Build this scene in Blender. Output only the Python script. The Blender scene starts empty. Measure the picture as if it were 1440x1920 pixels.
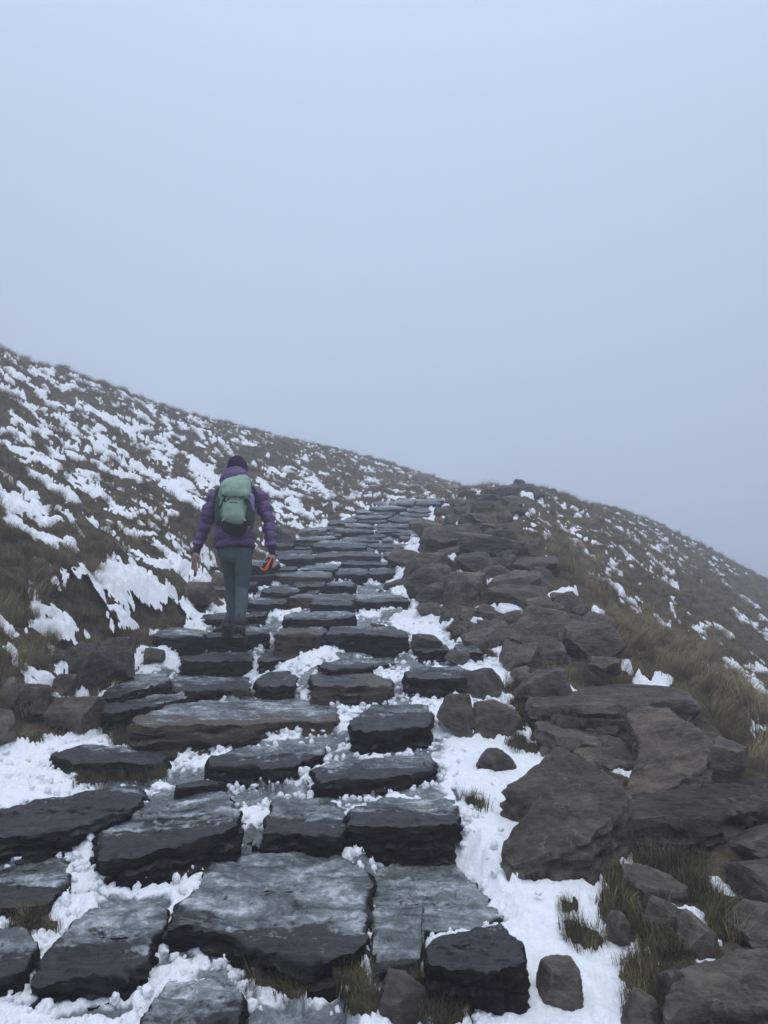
import bpy, math, random
import numpy as np
from mathutils import Vector, Matrix
random.seed(7)
rng = np.random.default_rng(11)
PI = math.pi
sc = bpy.context.scene
col = sc.collection

# ---------------------------------------------------------------- camera, sky, sun, exposure
PITCH = math.radians(10.0)
CP, SP = math.cos(PITCH), math.sin(PITCH)
F = 1331.0
cd = bpy.data.cameras.new('camera')
cam = bpy.data.objects.new('camera', cd)
col.objects.link(cam)
cam.location = (0, 0, 0)
cam.rotation_euler = (PI/2 + PITCH, 0, 0)
cd.sensor_fit = 'HORIZONTAL'
cd.sensor_width = 36
cd.lens = F/1440*36
cd.clip_start = 0.05
cd.clip_end = 1500
sc.camera = cam

SUN_EL, SUN_AZ = math.radians(76), math.radians(-25)
world = bpy.data.worlds.new('World')
sc.world = world
world.use_nodes = True
wn = world.node_tree
wn.nodes.clear()
def N(nt, t, **kw):
    n = nt.nodes.new(t)
    for k, v in kw.items():
        setattr(n, k, v)
    return n
out = N(wn, 'ShaderNodeOutputWorld')
bg = N(wn, 'ShaderNodeBackground')
sky = N(wn, 'ShaderNodeTexSky', sky_type='NISHITA')
sky.sun_disc = False
sky.sun_elevation = SUN_EL
sky.sun_rotation = SUN_AZ
sky.dust_density = 4
tc = N(wn, 'ShaderNodeTexCoord')
sep = N(wn, 'ShaderNodeSeparateXYZ')
ramp = N(wn, 'ShaderNodeValToRGB')
e = ramp.color_ramp.elements
e[0].position = 0.0;  e[0].color = (.35, .38, .42, 1)      # unlit ground under the horizon
e[1].position = 1.0;  e[1].color = (8.4, 9.9, 12.4, 1)
for p_, c_ in ((.44, (.45, .5, .56)), (.5, (3.1, 3.75, 4.95)), (.62, (4.3, 5.3, 7.1)), (.84, (5.7, 6.95, 9.2))):
    m = ramp.color_ramp.elements.new(p_); m.color = (*c_, 1)
mix = N(wn, 'ShaderNodeMix', data_type='RGBA')
mix.inputs['Factor'].default_value = 0.97
L = wn.links.new
nz = N(wn, 'ShaderNodeTexNoise')
nz.inputs['Scale'].default_value = 1.3
nz.inputs['Detail'].default_value = 2
ml = N(wn, 'ShaderNodeMath', operation='MULTIPLY_ADD')
ml.inputs[1].default_value = 0.05
L(tc.outputs['Generated'], sep.inputs[0])
L(tc.outputs['Generated'], nz.inputs['Vector'])
L(nz.outputs['Fac'], ml.inputs[0])
sb = N(wn, 'ShaderNodeMath', operation='MULTIPLY_ADD')
L(sep.outputs['Z'], sb.inputs[0]); sb.inputs[1].default_value = 0.5; sb.inputs[2].default_value = 0.475
L(sb.outputs[0], ml.inputs[2])
L(ml.outputs[0], ramp.inputs[0])
L(sky.outputs[0], mix.inputs['A'])
L(ramp.outputs[0], mix.inputs['B'])
L(mix.outputs['Result'], bg.inputs[0])
bg.inputs[1].default_value = 0.117
L(bg.outputs[0], out.inputs[0])

sd_ = bpy.data.lights.new('sun', 'SUN')
sd_.energy = 1.5
sd_.angle = math.radians(50)
sd_.color = (1.0, 0.97, 0.93)
sun = bpy.data.objects.new('sun', sd_)
col.objects.link(sun)
sun.rotation_euler = (PI/2 - SUN_EL, 0, PI - SUN_AZ + PI)
sc.view_settings.view_transform = 'Standard'
sc.view_settings.look = 'None'
sc.view_settings.exposure = 0.2
sc.view_settings.gamma = 1.0
sc.view_settings.use_curve_mapping = False
try:
    sc.cycles.volume_bounces = 1
    sc.cycles.max_bounces = 8
except Exception:
    pass

# ---------------------------------------------------------------- numeric helpers
_P = np.random.default_rng(3).permutation(256).astype(np.int64)
_P = np.concatenate([_P, _P, _P])
_G = np.random.default_rng(4).normal(size=(256, 3))
_G /= np.linalg.norm(_G, axis=1)[:, None]
_G = _G.astype(np.float32)
def perlin(x, y, z):
    x = np.asarray(x, np.float32); y = np.asarray(y, np.float32); z = np.asarray(z, np.float32)
    x, y, z = np.broadcast_arrays(x, y, z)
    xi, yi, zi = np.floor(x).astype(np.int64), np.floor(y).astype(np.int64), np.floor(z).astype(np.int64)
    fx, fy, fz = x-xi, y-yi, z-zi
    xi &= 255; yi &= 255; zi &= 255
    u, v, w = (f*f*f*(f*(f*6-15)+10) for f in (fx, fy, fz))
    r = 0
    for dx in (0, 1):
        a = _P[(xi+dx) & 255]
        for dy in (0, 1):
            b = _P[a+((yi+dy) & 255)]
            for dz in (0, 1):
                g = _G[_P[b+((zi+dz) & 255)]]
                d = g[..., 0]*(fx-dx)+g[..., 1]*(fy-dy)+g[..., 2]*(fz-dz)
                r = r+d*(u if dx else 1-u)*(v if dy else 1-v)*(w if dz else 1-w)
    return r*1.5
def fbm(x, y, z, s, o=3, g=0.5):
    r = 0; a = 1
    for i in range(o):
        r = r+a*perlin(x*s+7.3*i, y*s+3.1*i, z*s+11.7*i); s *= 2.03; a *= g
    return r
def smooth(a, b, x):
    t = np.clip((x-a)/(b-a), 0, 1)
    return t*t*(3-2*t)

def ray(px, py):                       # direction through a point of the view, scaled so that Y = 1
    a = (np.asarray(px, float)-720)/F; b = (960-np.asarray(py, float))/F
    dy = CP-b*SP; dz = SP+b*CP
    return a/dy, dz/dy
def project(x, y, z):
    dep = y*CP+z*SP
    dep = np.where(dep < 0.3, 0.3, dep)
    return 720+F*x/dep, 960-F*(-y*SP+z*CP)/dep

# ---------------------------------------------------------------- terrain: survey points (view x, view y, distance in metres)
CT = []
def cp(px, py, Y, dz=0.0):
    ax, az = ray(px, py)
    CT.append((ax*Y, Y, az*Y+dz))
PATHY = [(1920, 2.12), (1850, 2.3), (1740, 2.6), (1590, 3.05), (1470, 3.65), (1385, 4.3), (1300, 5.1), (1215, 6.2), (1170, 7.0),
         (1100, 8.9), (1040, 11.0), (1000, 12.9), (950, 16.0)]
EDGE = [(1920, -150, 1150), (1850, -100, 1120), (1740, -60, 1080), (1590, -30, 1000), (1470, 0, 950), (1385, 80, 900), (1300, 180, 860), (1215, 250, 860),
        (1170, 330, 830), (1100, 440, 780), (1040, 505, 760), (1000, 570, 775), (950, 690, 815)]
for (py, Y), (_, l, r) in zip(PATHY, EDGE):
    for t in (0.0, 0.5, 1.0):
        cp(l+(r-l)*t, py, Y)
for a in [
    (0, 1300, 4.35), (-300, 1700, 2.8), (-300, 1480, 3.6), (-300, 1200, 4.3), (-300, 1000, 5.0), (-300, 820, 7.5), (-300, 700, 10), (-300, 570, 13.5),
    (0, 1400, 4.15), (130, 1212, 5.35), (200, 1195, 5.8),
    (0, 1150, 5.0), (0, 1000, 6.1), (0, 900, 7.6), (0, 800, 10.5), (0, 720, 14), (0, 660, 17),
    (130, 1100, 6.1), (130, 950, 8.2), (130, 850, 11.2), (130, 760, 15.6), (130, 702, 19),
    (250, 1165, 6.35), (250, 1060, 7.4), (250, 950, 9.7), (250, 850, 13.5), (250, 780, 18), (250, 744, 21.5),
    (350, 1090, 7.9), (350, 1000, 9.6), (350, 900, 13.5), (350, 820, 18.5), (350, 779, 23.5),
    (450, 1050, 9.3), (450, 950, 12.5), (450, 870, 18), (450, 802, 25.5),
    (600, 950, 15.5), (600, 900, 20), (600, 838, 29),
    (700, 920, 20), (700, 890, 26), (700, 862, 33),
    (800, 931, 19), (800, 912, 27), (800, 893, 36), (880, 919, 42),
    (1100, 1700, 2.75), (1250, 1600, 3.15), (1440, 1640, 3.1), (1440, 1900, 2.2), (1700, 1900, 2.3), (1200, 1500, 3.65), (1440, 1480, 3.75), (1700, 1500, 3.8),
    (1050, 1375, 4.35), (1150, 1300, 4.85), (1300, 1330, 4.8),
    (1000, 1215, 6.2), (1000, 1150, 7), (950, 1060, 8.6), (950, 1000, 10.4), (880, 1000, 11.5), (930, 955, 13.2), (930, 930, 16), (970, 915, 18),
    (870, 1060, 8.9), (880, 1140, 7.3), (820, 1000, 12.4), (850, 950, 15.5),
    (1310, 1290, 5.3), (1440, 1440, 4.3), (1180, 1180, 6.7), (1060, 1080, 8.3), (1000, 975, 12), (1020, 935, 17),
    (1050, 929, 22), (1050, 960, 16.5), (1050, 1010, 12.5),
    (1150, 1150, 7.3), (1150, 1100, 9.8), (1150, 1030, 14), (1150, 980, 20), (1150, 954, 28),
    (1230, 1180, 8), (1230, 1120, 11.2), (1230, 1050, 17), (1230, 1000, 26), (1230, 984, 33),
    (1300, 1235, 7), (1300, 1180, 10), (1300, 1100, 16), (1300, 1050, 25), (1300, 1020, 36),
    (1440, 1360, 6), (1440, 1270, 9.5), (1440, 1190, 15), (1440, 1130, 25), (1440, 1093, 41),
    (1700, 1500, 6), (1700, 1380, 11), (1700, 1290, 20), (1700, 1232, 45)]:
    cp(*a)
for px, py, Y in [(-300, 590, 17), (0, 680, 21), (250, 757, 26.5), (450, 815, 31), (600, 852, 36), (700, 880, 42), (800, 913, 47), (880, 940, 52),
                  (970, 960, 27), (1050, 962, 32), (1150, 975, 38), (1230, 1004, 44), (1300, 1042, 48), (1440, 1115, 54), (1700, 1260, 60)]:
    cp(px, py, Y)
for x, y, z in [(0, 0.6, -1.5), (-1.5, 0.6, -1.5), (1.5, .6, -1.45), (0, -2, -2.0), (3, -2, -2.1), (-3, -2, -1.7), (-3.5, 1, -1.1), (3.5, 1, -1.7)]:
    CT.append((x, y, z))
CT = np.array(CT)
K0 = 3.0
def uv_of(x, y):
    return np.stack([np.asarray(x)/(np.asarray(y)+K0)*1.6, np.log(np.asarray(y)+K0)], -1)
def phi(r2):
    return r2*np.log(np.maximum(r2, 1e-12))
_c = uv_of(CT[:, 0], CT[:, 1])
_v = CT[:, 2]/(CT[:, 1]+K0)
n_ = len(_c)
A = np.zeros((n_+3, n_+3))
A[:n_, :n_] = phi(((_c[:, None]-_c[None])**2).sum(-1)) + np.eye(n_)*0.0009
A[:n_, n_] = 1; A[n_, :n_] = 1
A[:n_, n_+1:] = _c; A[n_+1:, :n_] = _c.T
_w = np.linalg.solve(A, np.concatenate([_v, [0, 0, 0]]))
def H0(x, y):
    q = uv_of(x, y); sh = q.shape[:-1]; q = q.reshape(-1, 2)
    r = np.empty(len(q))
    for i in range(0, len(q), 60000):
        b = q[i:i+60000]
        d2 = (b**2).sum(1)[:, None]+(_c**2).sum(1)[None]-2*b@_c.T
        r[i:i+60000] = phi(np.maximum(d2, 0))@_w[:n_]+_w[n_]+b@_w[n_+1:]
    return r.reshape(sh)*(np.asarray(y)+K0)
_Ys = np.exp(np.linspace(math.log(1.2), math.log(60), 700))
def hit(px, py):                       # where a line of sight first meets the base terrain
    ax, az = ray(px, py)
    d = az*_Ys-H0(ax*_Ys, _Ys)
    k = np.argmax(d < 0)
    if d[k] >= 0:
        k = len(_Ys)-1
    if k == 0:
        Y = _Ys[0]
    else:
        t = d[k-1]/(d[k-1]-d[k]); Y = _Ys[k-1]+t*(_Ys[k]-_Ys[k-1])
    return np.array([ax*Y, Y, az*Y])

# ---------------------------------------------------------------- object helpers
def link_mesh(name, verts, faces, mat, parent=None, smooth_=True, sharp=None, attrs=None):
    me = bpy.data.meshes.new(name)
    verts = np.asarray(verts, np.float32)
    if isinstance(faces, np.ndarray):
        k = faces.shape[1]
        me.vertices.add(len(verts)); me.vertices.foreach_set('co', verts.ravel())
        me.loops.add(faces.size); me.loops.foreach_set('vertex_index', faces.ravel().astype(np.int32))
        me.polygons.add(len(faces)); me.polygons.foreach_set('loop_start', np.arange(0, faces.size, k, dtype=np.int32))
        me.update(calc_edges=True)
    else:
        me.from_pydata(verts.tolist(), [], faces)
    me.polygons.foreach_set('use_smooth', [smooth_]*len(me.polygons))
    for an, av in (attrs or {}).items():
        at = me.attributes.new(an, 'FLOAT', 'POINT')
        at.data.foreach_set('value', np.asarray(av, np.float32))
    if sharp:
        try:
            me.set_sharp_from_angle(angle=math.radians(sharp))
        except Exception:
            pass
    for mm in (mat if isinstance(mat, list) else [mat]):
        me.materials.append(mm)
    o = bpy.data.objects.new(name, me)
    col.objects.link(o)
    if parent is not None:
        o.parent = parent
    return o
def empty(name, loc=(0, 0, 0)):
    o = bpy.data.objects.new(name, None); col.objects.link(o); o.location = loc
    o.empty_display_size = 0.2
    return o
def tag(o, label=None, cat=None, group=None, kind=None):
    if label: o['label'] = label
    if cat: o['category'] = cat
    if group: o['group'] = group
    if kind: o['kind'] = kind
    return o
def recentre(o):                       # put a mesh object's origin at its base
    me = o.data
    co = np.empty(len(me.vertices)*3, np.float32); me.vertices.foreach_get('co', co); co = co.reshape(-1, 3)
    c = co.mean(0); c[2] = co[:, 2].min()
    me.vertices.foreach_set('co', (co-c).ravel()); me.update()
    o.location = c.tolist()

# ---------------------------------------------------------------- materials
def mat_new(name):
    m = bpy.data.materials.new(name); m.use_nodes = True
    nt = m.node_tree; nt.nodes.clear()
    o = N(nt, 'ShaderNodeOutputMaterial'); b = N(nt, 'ShaderNodeBsdfPrincipled')
    nt.links.new(b.outputs[0], o.inputs[0])
    return m, nt, b
def noise(nt, vec, scale, detail=4, rough=0.6, dist=0.0):
    n = N(nt, 'ShaderNodeTexNoise'); n.inputs['Scale'].default_value = scale; n.inputs['Detail'].default_value = detail
    n.inputs['Roughness'].default_value = rough; n.inputs['Distortion'].default_value = dist
    if vec is not None: nt.links.new(vec, n.inputs['Vector'])
    return n.outputs['Fac']
def cramp(nt, fac, stops):
    r = N(nt, 'ShaderNodeValToRGB'); el = r.color_ramp.elements
    while len(el) < len(stops): el.new(0.5)
    for q, (p, c) in zip(el, stops):
        q.position = p; q.color = (*c, 1) if len(c) == 3 else c
    nt.links.new(fac, r.inputs[0]); return r.outputs[0]
def g3(v): return (v, v, v)
def mathn(nt, op, a, b=None, clamp=False):
    n = N(nt, 'ShaderNodeMath', operation=op, use_clamp=clamp)
    for i, v in enumerate((a, b)):
        if v is None: continue
        if isinstance(v, (int, float)): n.inputs[i].default_value = v
        else: nt.links.new(v, n.inputs[i])
    return n.outputs[0]
def mixc(nt, f, a, b):
    n = N(nt, 'ShaderNodeMix', data_type='RGBA')
    for k, v in (('Factor', f), ('A', a), ('B', b)):
        s = n.inputs[k] if k != 'Factor' else n.inputs[0]
        if k == 'A': s = n.inputs[6]
        if k == 'B': s = n.inputs[7]
        if isinstance(v, (int, float)): s.default_value = v if k == 'Factor' else (v, v, v, 1)
        elif isinstance(v, tuple): s.default_value = (*v, 1)
        else: nt.links.new(v, s)
    return n.outputs[2]
def bump(nt, h, strength, dist, prev=None):
    b = N(nt, 'ShaderNodeBump'); b.inputs['Strength'].default_value = strength; b.inputs['Distance'].default_value = dist
    nt.links.new(h, b.inputs['Height'])
    if prev is not None: nt.links.new(prev, b.inputs['Normal'])
    return b.outputs[0]
def pos(nt, scale=None, rot=None):
    g = N(nt, 'ShaderNodeNewGeometry')
    if scale is None: return g.outputs['Position']
    m = N(nt, 'ShaderNodeMapping'); m.inputs['Scale'].default_value = scale
    if rot: m.inputs['Rotation'].default_value = rot
    nt.links.new(g.outputs['Position'], m.inputs['Vector']); return m.outputs[0]
def attr(nt, name, kind='GEOMETRY'):
    a = N(nt, 'ShaderNodeAttribute', attribute_type=kind, attribute_name=name); return a.outputs['Fac']
def objrandom(nt):
    return N(nt, 'ShaderNodeObjectInfo').outputs['Random']

def make_slate(name='wet_slate', brown=.5):
    m, nt, b = mat_new(name)
    p = pos(nt)
    st = pos(nt, (2.2, 9, 11), (0.15, 0.1, 0.5))
    n1 = noise(nt, st, 3.0, 8, .62, .6); n2 = noise(nt, p, 5, 6, .65); n3 = noise(nt, p, 60, 4, .6)
    base = cramp(nt, n1, [(.30, (.0025, .0028, .003)), (.5, (.0085, .0098, .0105)), (.64, (.022, .025, .0255)), (.78, (.048, .053, .052))])
    base = mixc(nt, mathn(nt, 'MULTIPLY', cramp(nt, n2, [(.45, g3(0)), (.7, g3(1))]), .4), base, (.024, .024, .0215))
    br = mathn(nt, 'MULTIPLY', cramp(nt, noise(nt, p, 2.0, 4, .6), [(.55-.2*(brown > .5), g3(0)), (.68-.2*(brown > .5), g3(1))]), brown)
    base = mixc(nt, br, base, tuple(x*(1+2*(brown > .5)) for x in (.026, .021, .016)))
    hs = mixc(nt, 1.0, base, base)
    # thin ice and frost lying on the treads
    ia = attr(nt, 'ice')
    i1 = noise(nt, pos(nt, (1.2, 2.3, 1.5), (0, 0, .35)), 3.4, 9, .66, .5); i2 = noise(nt, p, 26, 6, .7, .8)
    f = mathn(nt, 'ADD', mathn(nt, 'MULTIPLY', i1, 1.5), mathn(nt, 'MULTIPLY', i2, .45))
    f = mathn(nt, 'ADD', mathn(nt, 'ADD', f, ia), .08)
    icef = cramp(nt, mathn(nt, 'SUBTRACT', f, 1.0), [(.26, g3(0)), (.31, g3(.6)), (.62, g3(.9)), (.85, g3(1))])
    gn = N(nt, 'ShaderNodeNewGeometry'); sp = N(nt, 'ShaderNodeSeparateXYZ'); nt.links.new(gn.outputs['Normal'], sp.inputs[0])
    up = cramp(nt, sp.outputs['Z'], [(.72, g3(0)), (.9, g3(1))])
    icef = mathn(nt, 'MULTIPLY', icef, up)
    icecol = cramp(nt, mathn(nt, 'ADD', mathn(nt, 'MULTIPLY', i2, .36), mathn(nt, 'MULTIPLY', i1, .68)),
                   [(.38, (.050, .058, .056)), (.49, (.105, .12, .118)), (.57, (.24, .265, .27)), (.66, (.58, .62, .66))])
    c = mixc(nt, mathn(nt, 'MULTIPLY', icef, .85), hs, icecol)
    nt.links.new(c, b.inputs['Base Color'])
    ro = mathn(nt, 'ADD', mathn(nt, 'MULTIPLY', n2, .4), .08)
    ro = mathn(nt, 'ADD', ro, mathn(nt, 'MULTIPLY', n3, .12))
    ro = mathn(nt, 'ADD', ro, mathn(nt, 'MULTIPLY', mathn(nt, 'SUBTRACT', 1.0, up), .3), True)   # water lies on the level faces
    ro2 = mixc(nt, icef, ro, mathn(nt, 'ADD', mathn(nt, 'MULTIPLY', i2, .34), .04))
    nt.links.new(ro2, b.inputs['Roughness'])
    nt.links.new(mathn(nt, 'ADD', mathn(nt, 'MULTIPLY', up, .50), .06), b.inputs['Specular IOR Level'])
    k = bump(nt, n1, .8, .04); k = bump(nt, n2, .45, .02, k); k = bump(nt, n3, .25, .003, k); k = bump(nt, i2, .18, .006, k)
    vm = N(nt, 'ShaderNodeMix', data_type='VECTOR'); nt.links.new(mathn(nt, 'MULTIPLY', icef, .75), vm.inputs[0]); nt.links.new(k, vm.inputs[4]); nt.links.new(gn.outputs['Normal'], vm.inputs[5])
    nt.links.new(vm.outputs[1], b.inputs['Normal'])   # ice fills the relief
    return m
def make_rock(name, dark, mid, light, vein=.5, rough=.75):
    m, nt, b = mat_new(name)
    oc = N(nt, 'ShaderNodeTexCoord').outputs['Object']; mp = N(nt, 'ShaderNodeMapping')
    mp.inputs['Scale'].default_value = (1, 1.6, 3.2); mp.inputs['Rotation'].default_value = (.4, .2, .6); nt.links.new(oc, mp.inputs[0])
    r = objrandom(nt)
    p = pos(nt)
    n1 = noise(nt, mp.outputs[0], 4.2, 9, .66, .3); n2 = noise(nt, p, 28, 7, .7); n3 = noise(nt, p, 160, 3, .6); nl = noise(nt, p, 1.6, 3, .5)
    c = cramp(nt, n1, [(.3, dark), (.52, mid), (.74, light)])
    c = mixc(nt, mathn(nt, 'MULTIPLY', cramp(nt, n2, [(.42, g3(0)), (.66, g3(1))]), .35), c, light)
    hsv = N(nt, 'ShaderNodeHueSaturation'); nt.links.new(c, hsv.inputs['Color'])
    nt.links.new(mathn(nt, 'ADD', mathn(nt, 'MULTIPLY', r, .8), .55), hsv.inputs['Value'])
    nt.links.new(mathn(nt, 'ADD', mathn(nt, 'MULTIPLY', r, .3), .75), hsv.inputs['Saturation'])
    c = hsv.outputs[0]
    # pale quartz scratches and lichen specks
    w = N(nt, 'ShaderNodeTexVoronoi', feature='DISTANCE_TO_EDGE'); w.inputs['Scale'].default_value = 3.3
    wp = N(nt, 'ShaderNodeMapping'); wp.inputs['Scale'].default_value = (1.0, .45, 1.3); wp.inputs['Rotation'].default_value = (.3, .5, .8)
    add = N(nt, 'ShaderNodeVectorMath', operation='ADD')
    nn = N(nt, 'ShaderNodeTexNoise'); nn.inputs['Scale'].default_value = 7; nn.inputs['Detail'].default_value = 6; nt.links.new(p, nn.inputs['Vector'])
    sc_ = N(nt, 'ShaderNodeVectorMath', operation='SCALE'); sc_.inputs['Scale'].default_value = .5; nt.links.new(nn.outputs['Color'], sc_.inputs[0])
    nt.links.new(p, add.inputs[0]); nt.links.new(sc_.outputs[0], add.inputs[1]); nt.links.new(add.outputs[0], wp.inputs[0]); nt.links.new(wp.outputs[0], w.inputs['Vector'])
    vf = cramp(nt, w.outputs['Distance'], [(.0, g3(1)), (.012, g3(.6)), (.028, g3(0))])
    gate = cramp(nt, noise(nt, p, 6.0, 4, .6), [(.54, g3(0)), (.62, g3(1))])
    vf = mathn(nt, 'MULTIPLY', mathn(nt, 'MULTIPLY', vf, gate), vein)
    sp = cramp(nt, noise(nt, p, 75, 3, .5), [(.68, g3(0)), (.73, g3(1))]); sp = mathn(nt, 'MULTIPLY', mathn(nt, 'MULTIPLY', sp, gate), .6*vein)
    pt = cramp(nt, N(nt, 'ShaderNodeNewGeometry').outputs['Pointiness'], [(.50, g3(0)), (.58, g3(.55))])  # convex edges paler: edge highlights put into the colour, along with some wear
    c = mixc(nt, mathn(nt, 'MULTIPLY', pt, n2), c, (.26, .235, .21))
    c = mixc(nt, vf, c, (.22, .21, .195)); c = mixc(nt, sp, c, (.26, .26, .23))
    nt.links.new(c, b.inputs['Base Color'])
    nt.links.new(mathn(nt, 'ADD', mathn(nt, 'MULTIPLY', n1, .35), rough-.25), b.inputs['Roughness'])
    b.inputs['Specular IOR Level'].default_value = .2
    k = bump(nt, n1, .9, .05); k = bump(nt, n2, .9, .016, k); k = bump(nt, n3, .5, .004, k)
    nt.links.new(k, b.inputs['Normal'])
    return m
M = {}
M['slate'] = make_slate(); M['slate_brown'] = make_slate('wet_brown_slate', .8)
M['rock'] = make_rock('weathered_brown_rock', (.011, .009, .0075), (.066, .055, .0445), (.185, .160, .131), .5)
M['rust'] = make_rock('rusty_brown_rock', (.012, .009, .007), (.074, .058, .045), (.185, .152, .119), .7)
def make_ground():
    m, nt, b = mat_new('peaty_ground')
    p = pos(nt)
    n1 = noise(nt, p, 1.3, 6, .6); n2 = noise(nt, p, 14, 7, .7); n3 = noise(nt, pos(nt, (1, 1, 6)), 50, 5, .7)
    c = cramp(nt, n2, [(.3, (.030, .023, .014)), (.5, (.090, .071, .042)), (.72, (.175, .142, .088))])
    c = mixc(nt, mathn(nt, 'MULTIPLY', cramp(nt, n1, [(.4, g3(0)), (.65, g3(1))]), .5), c, (.034, .036, .014))
    nt.links.new(c, b.inputs['Base Color']); b.inputs['Roughness'].default_value = .9
    b.inputs['Specular IOR Level'].default_value = .2
    k = bump(nt, n2, .8, .05); k = bump(nt, n3, .7, .015, k); nt.links.new(k, b.inputs['Normal'])
    return m
def make_snow():
    m, nt, b = mat_new('patchy_snow')
    p = pos(nt)
    ice = attr(nt, 'ice')
    n1 = noise(nt, p, 4, 5, .6); n2 = noise(nt, p, 38, 6, .7); n3 = noise(nt, p, 220, 3, .6); n4 = noise(nt, p, 11, 7, .68, .6)
    f = cramp(nt, mathn(nt, 'ADD', ice, mathn(nt, 'MULTIPLY', mathn(nt, 'SUBTRACT', n4, .5), 1.3)), [(.35, g3(0)), (.6, g3(1))])
    sn = cramp(nt, n2, [(.25, (.78, .80, .83)), (.6, (.90, .91, .93))])
    ic = cramp(nt, mathn(nt, 'ADD', mathn(nt, 'MULTIPLY', n4, .7), mathn(nt, 'MULTIPLY', n2, .3)), [(.36, (.060, .066, .064)), (.5, (.16, .18, .19)), (.62, (.34, .37, .39)), (.74, (.68, .71, .74))])
    nt.links.new(mixc(nt, f, sn, ic), b.inputs['Base Color'])
    nt.links.new(mixc(nt, f, .65, mathn(nt, 'ADD', mathn(nt, 'MULTIPLY', n2, .5), .05)), b.inputs['Roughness'])
    b.inputs['Subsurface Weight'].default_value = 0.0
    b.inputs['Specular IOR Level'].default_value = .3
    k = bump(nt, n1, .35, .05); k = bump(nt, n2, .7, .022, k); k = bump(nt, n3, .5, .004, k); nt.links.new(k, b.inputs['Normal'])
    return m
M['ground'] = make_ground(); M['snow'] = make_snow()
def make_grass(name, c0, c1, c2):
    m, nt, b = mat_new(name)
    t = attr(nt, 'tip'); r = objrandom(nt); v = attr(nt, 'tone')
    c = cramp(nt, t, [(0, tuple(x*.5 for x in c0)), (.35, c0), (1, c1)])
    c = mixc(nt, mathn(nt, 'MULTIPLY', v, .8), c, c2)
    hsv = N(nt, 'ShaderNodeHueSaturation'); nt.links.new(c, hsv.inputs['Color'])
    nt.links.new(mathn(nt, 'ADD', mathn(nt, 'MULTIPLY', r, .7), .65), hsv.inputs['Value'])
    nt.links.new(mathn(nt, 'ADD', mathn(nt, 'MULTIPLY', r, .05), .475), hsv.inputs['Hue'])
    nt.links.new(hsv.outputs[0], b.inputs['Base Color']); b.inputs['Roughness'].default_value = .6
    b.inputs['Specular IOR Level'].default_value = .3
    return m
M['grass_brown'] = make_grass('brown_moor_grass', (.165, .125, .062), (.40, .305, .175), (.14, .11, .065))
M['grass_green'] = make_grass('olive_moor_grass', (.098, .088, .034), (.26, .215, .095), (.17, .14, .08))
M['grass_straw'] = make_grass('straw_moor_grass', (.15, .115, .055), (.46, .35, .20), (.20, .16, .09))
M['grass_dark'] = make_grass('dark_green_grass', (.022, .026, .010), (.062, .064, .024), (.17, .14, .07))

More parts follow.
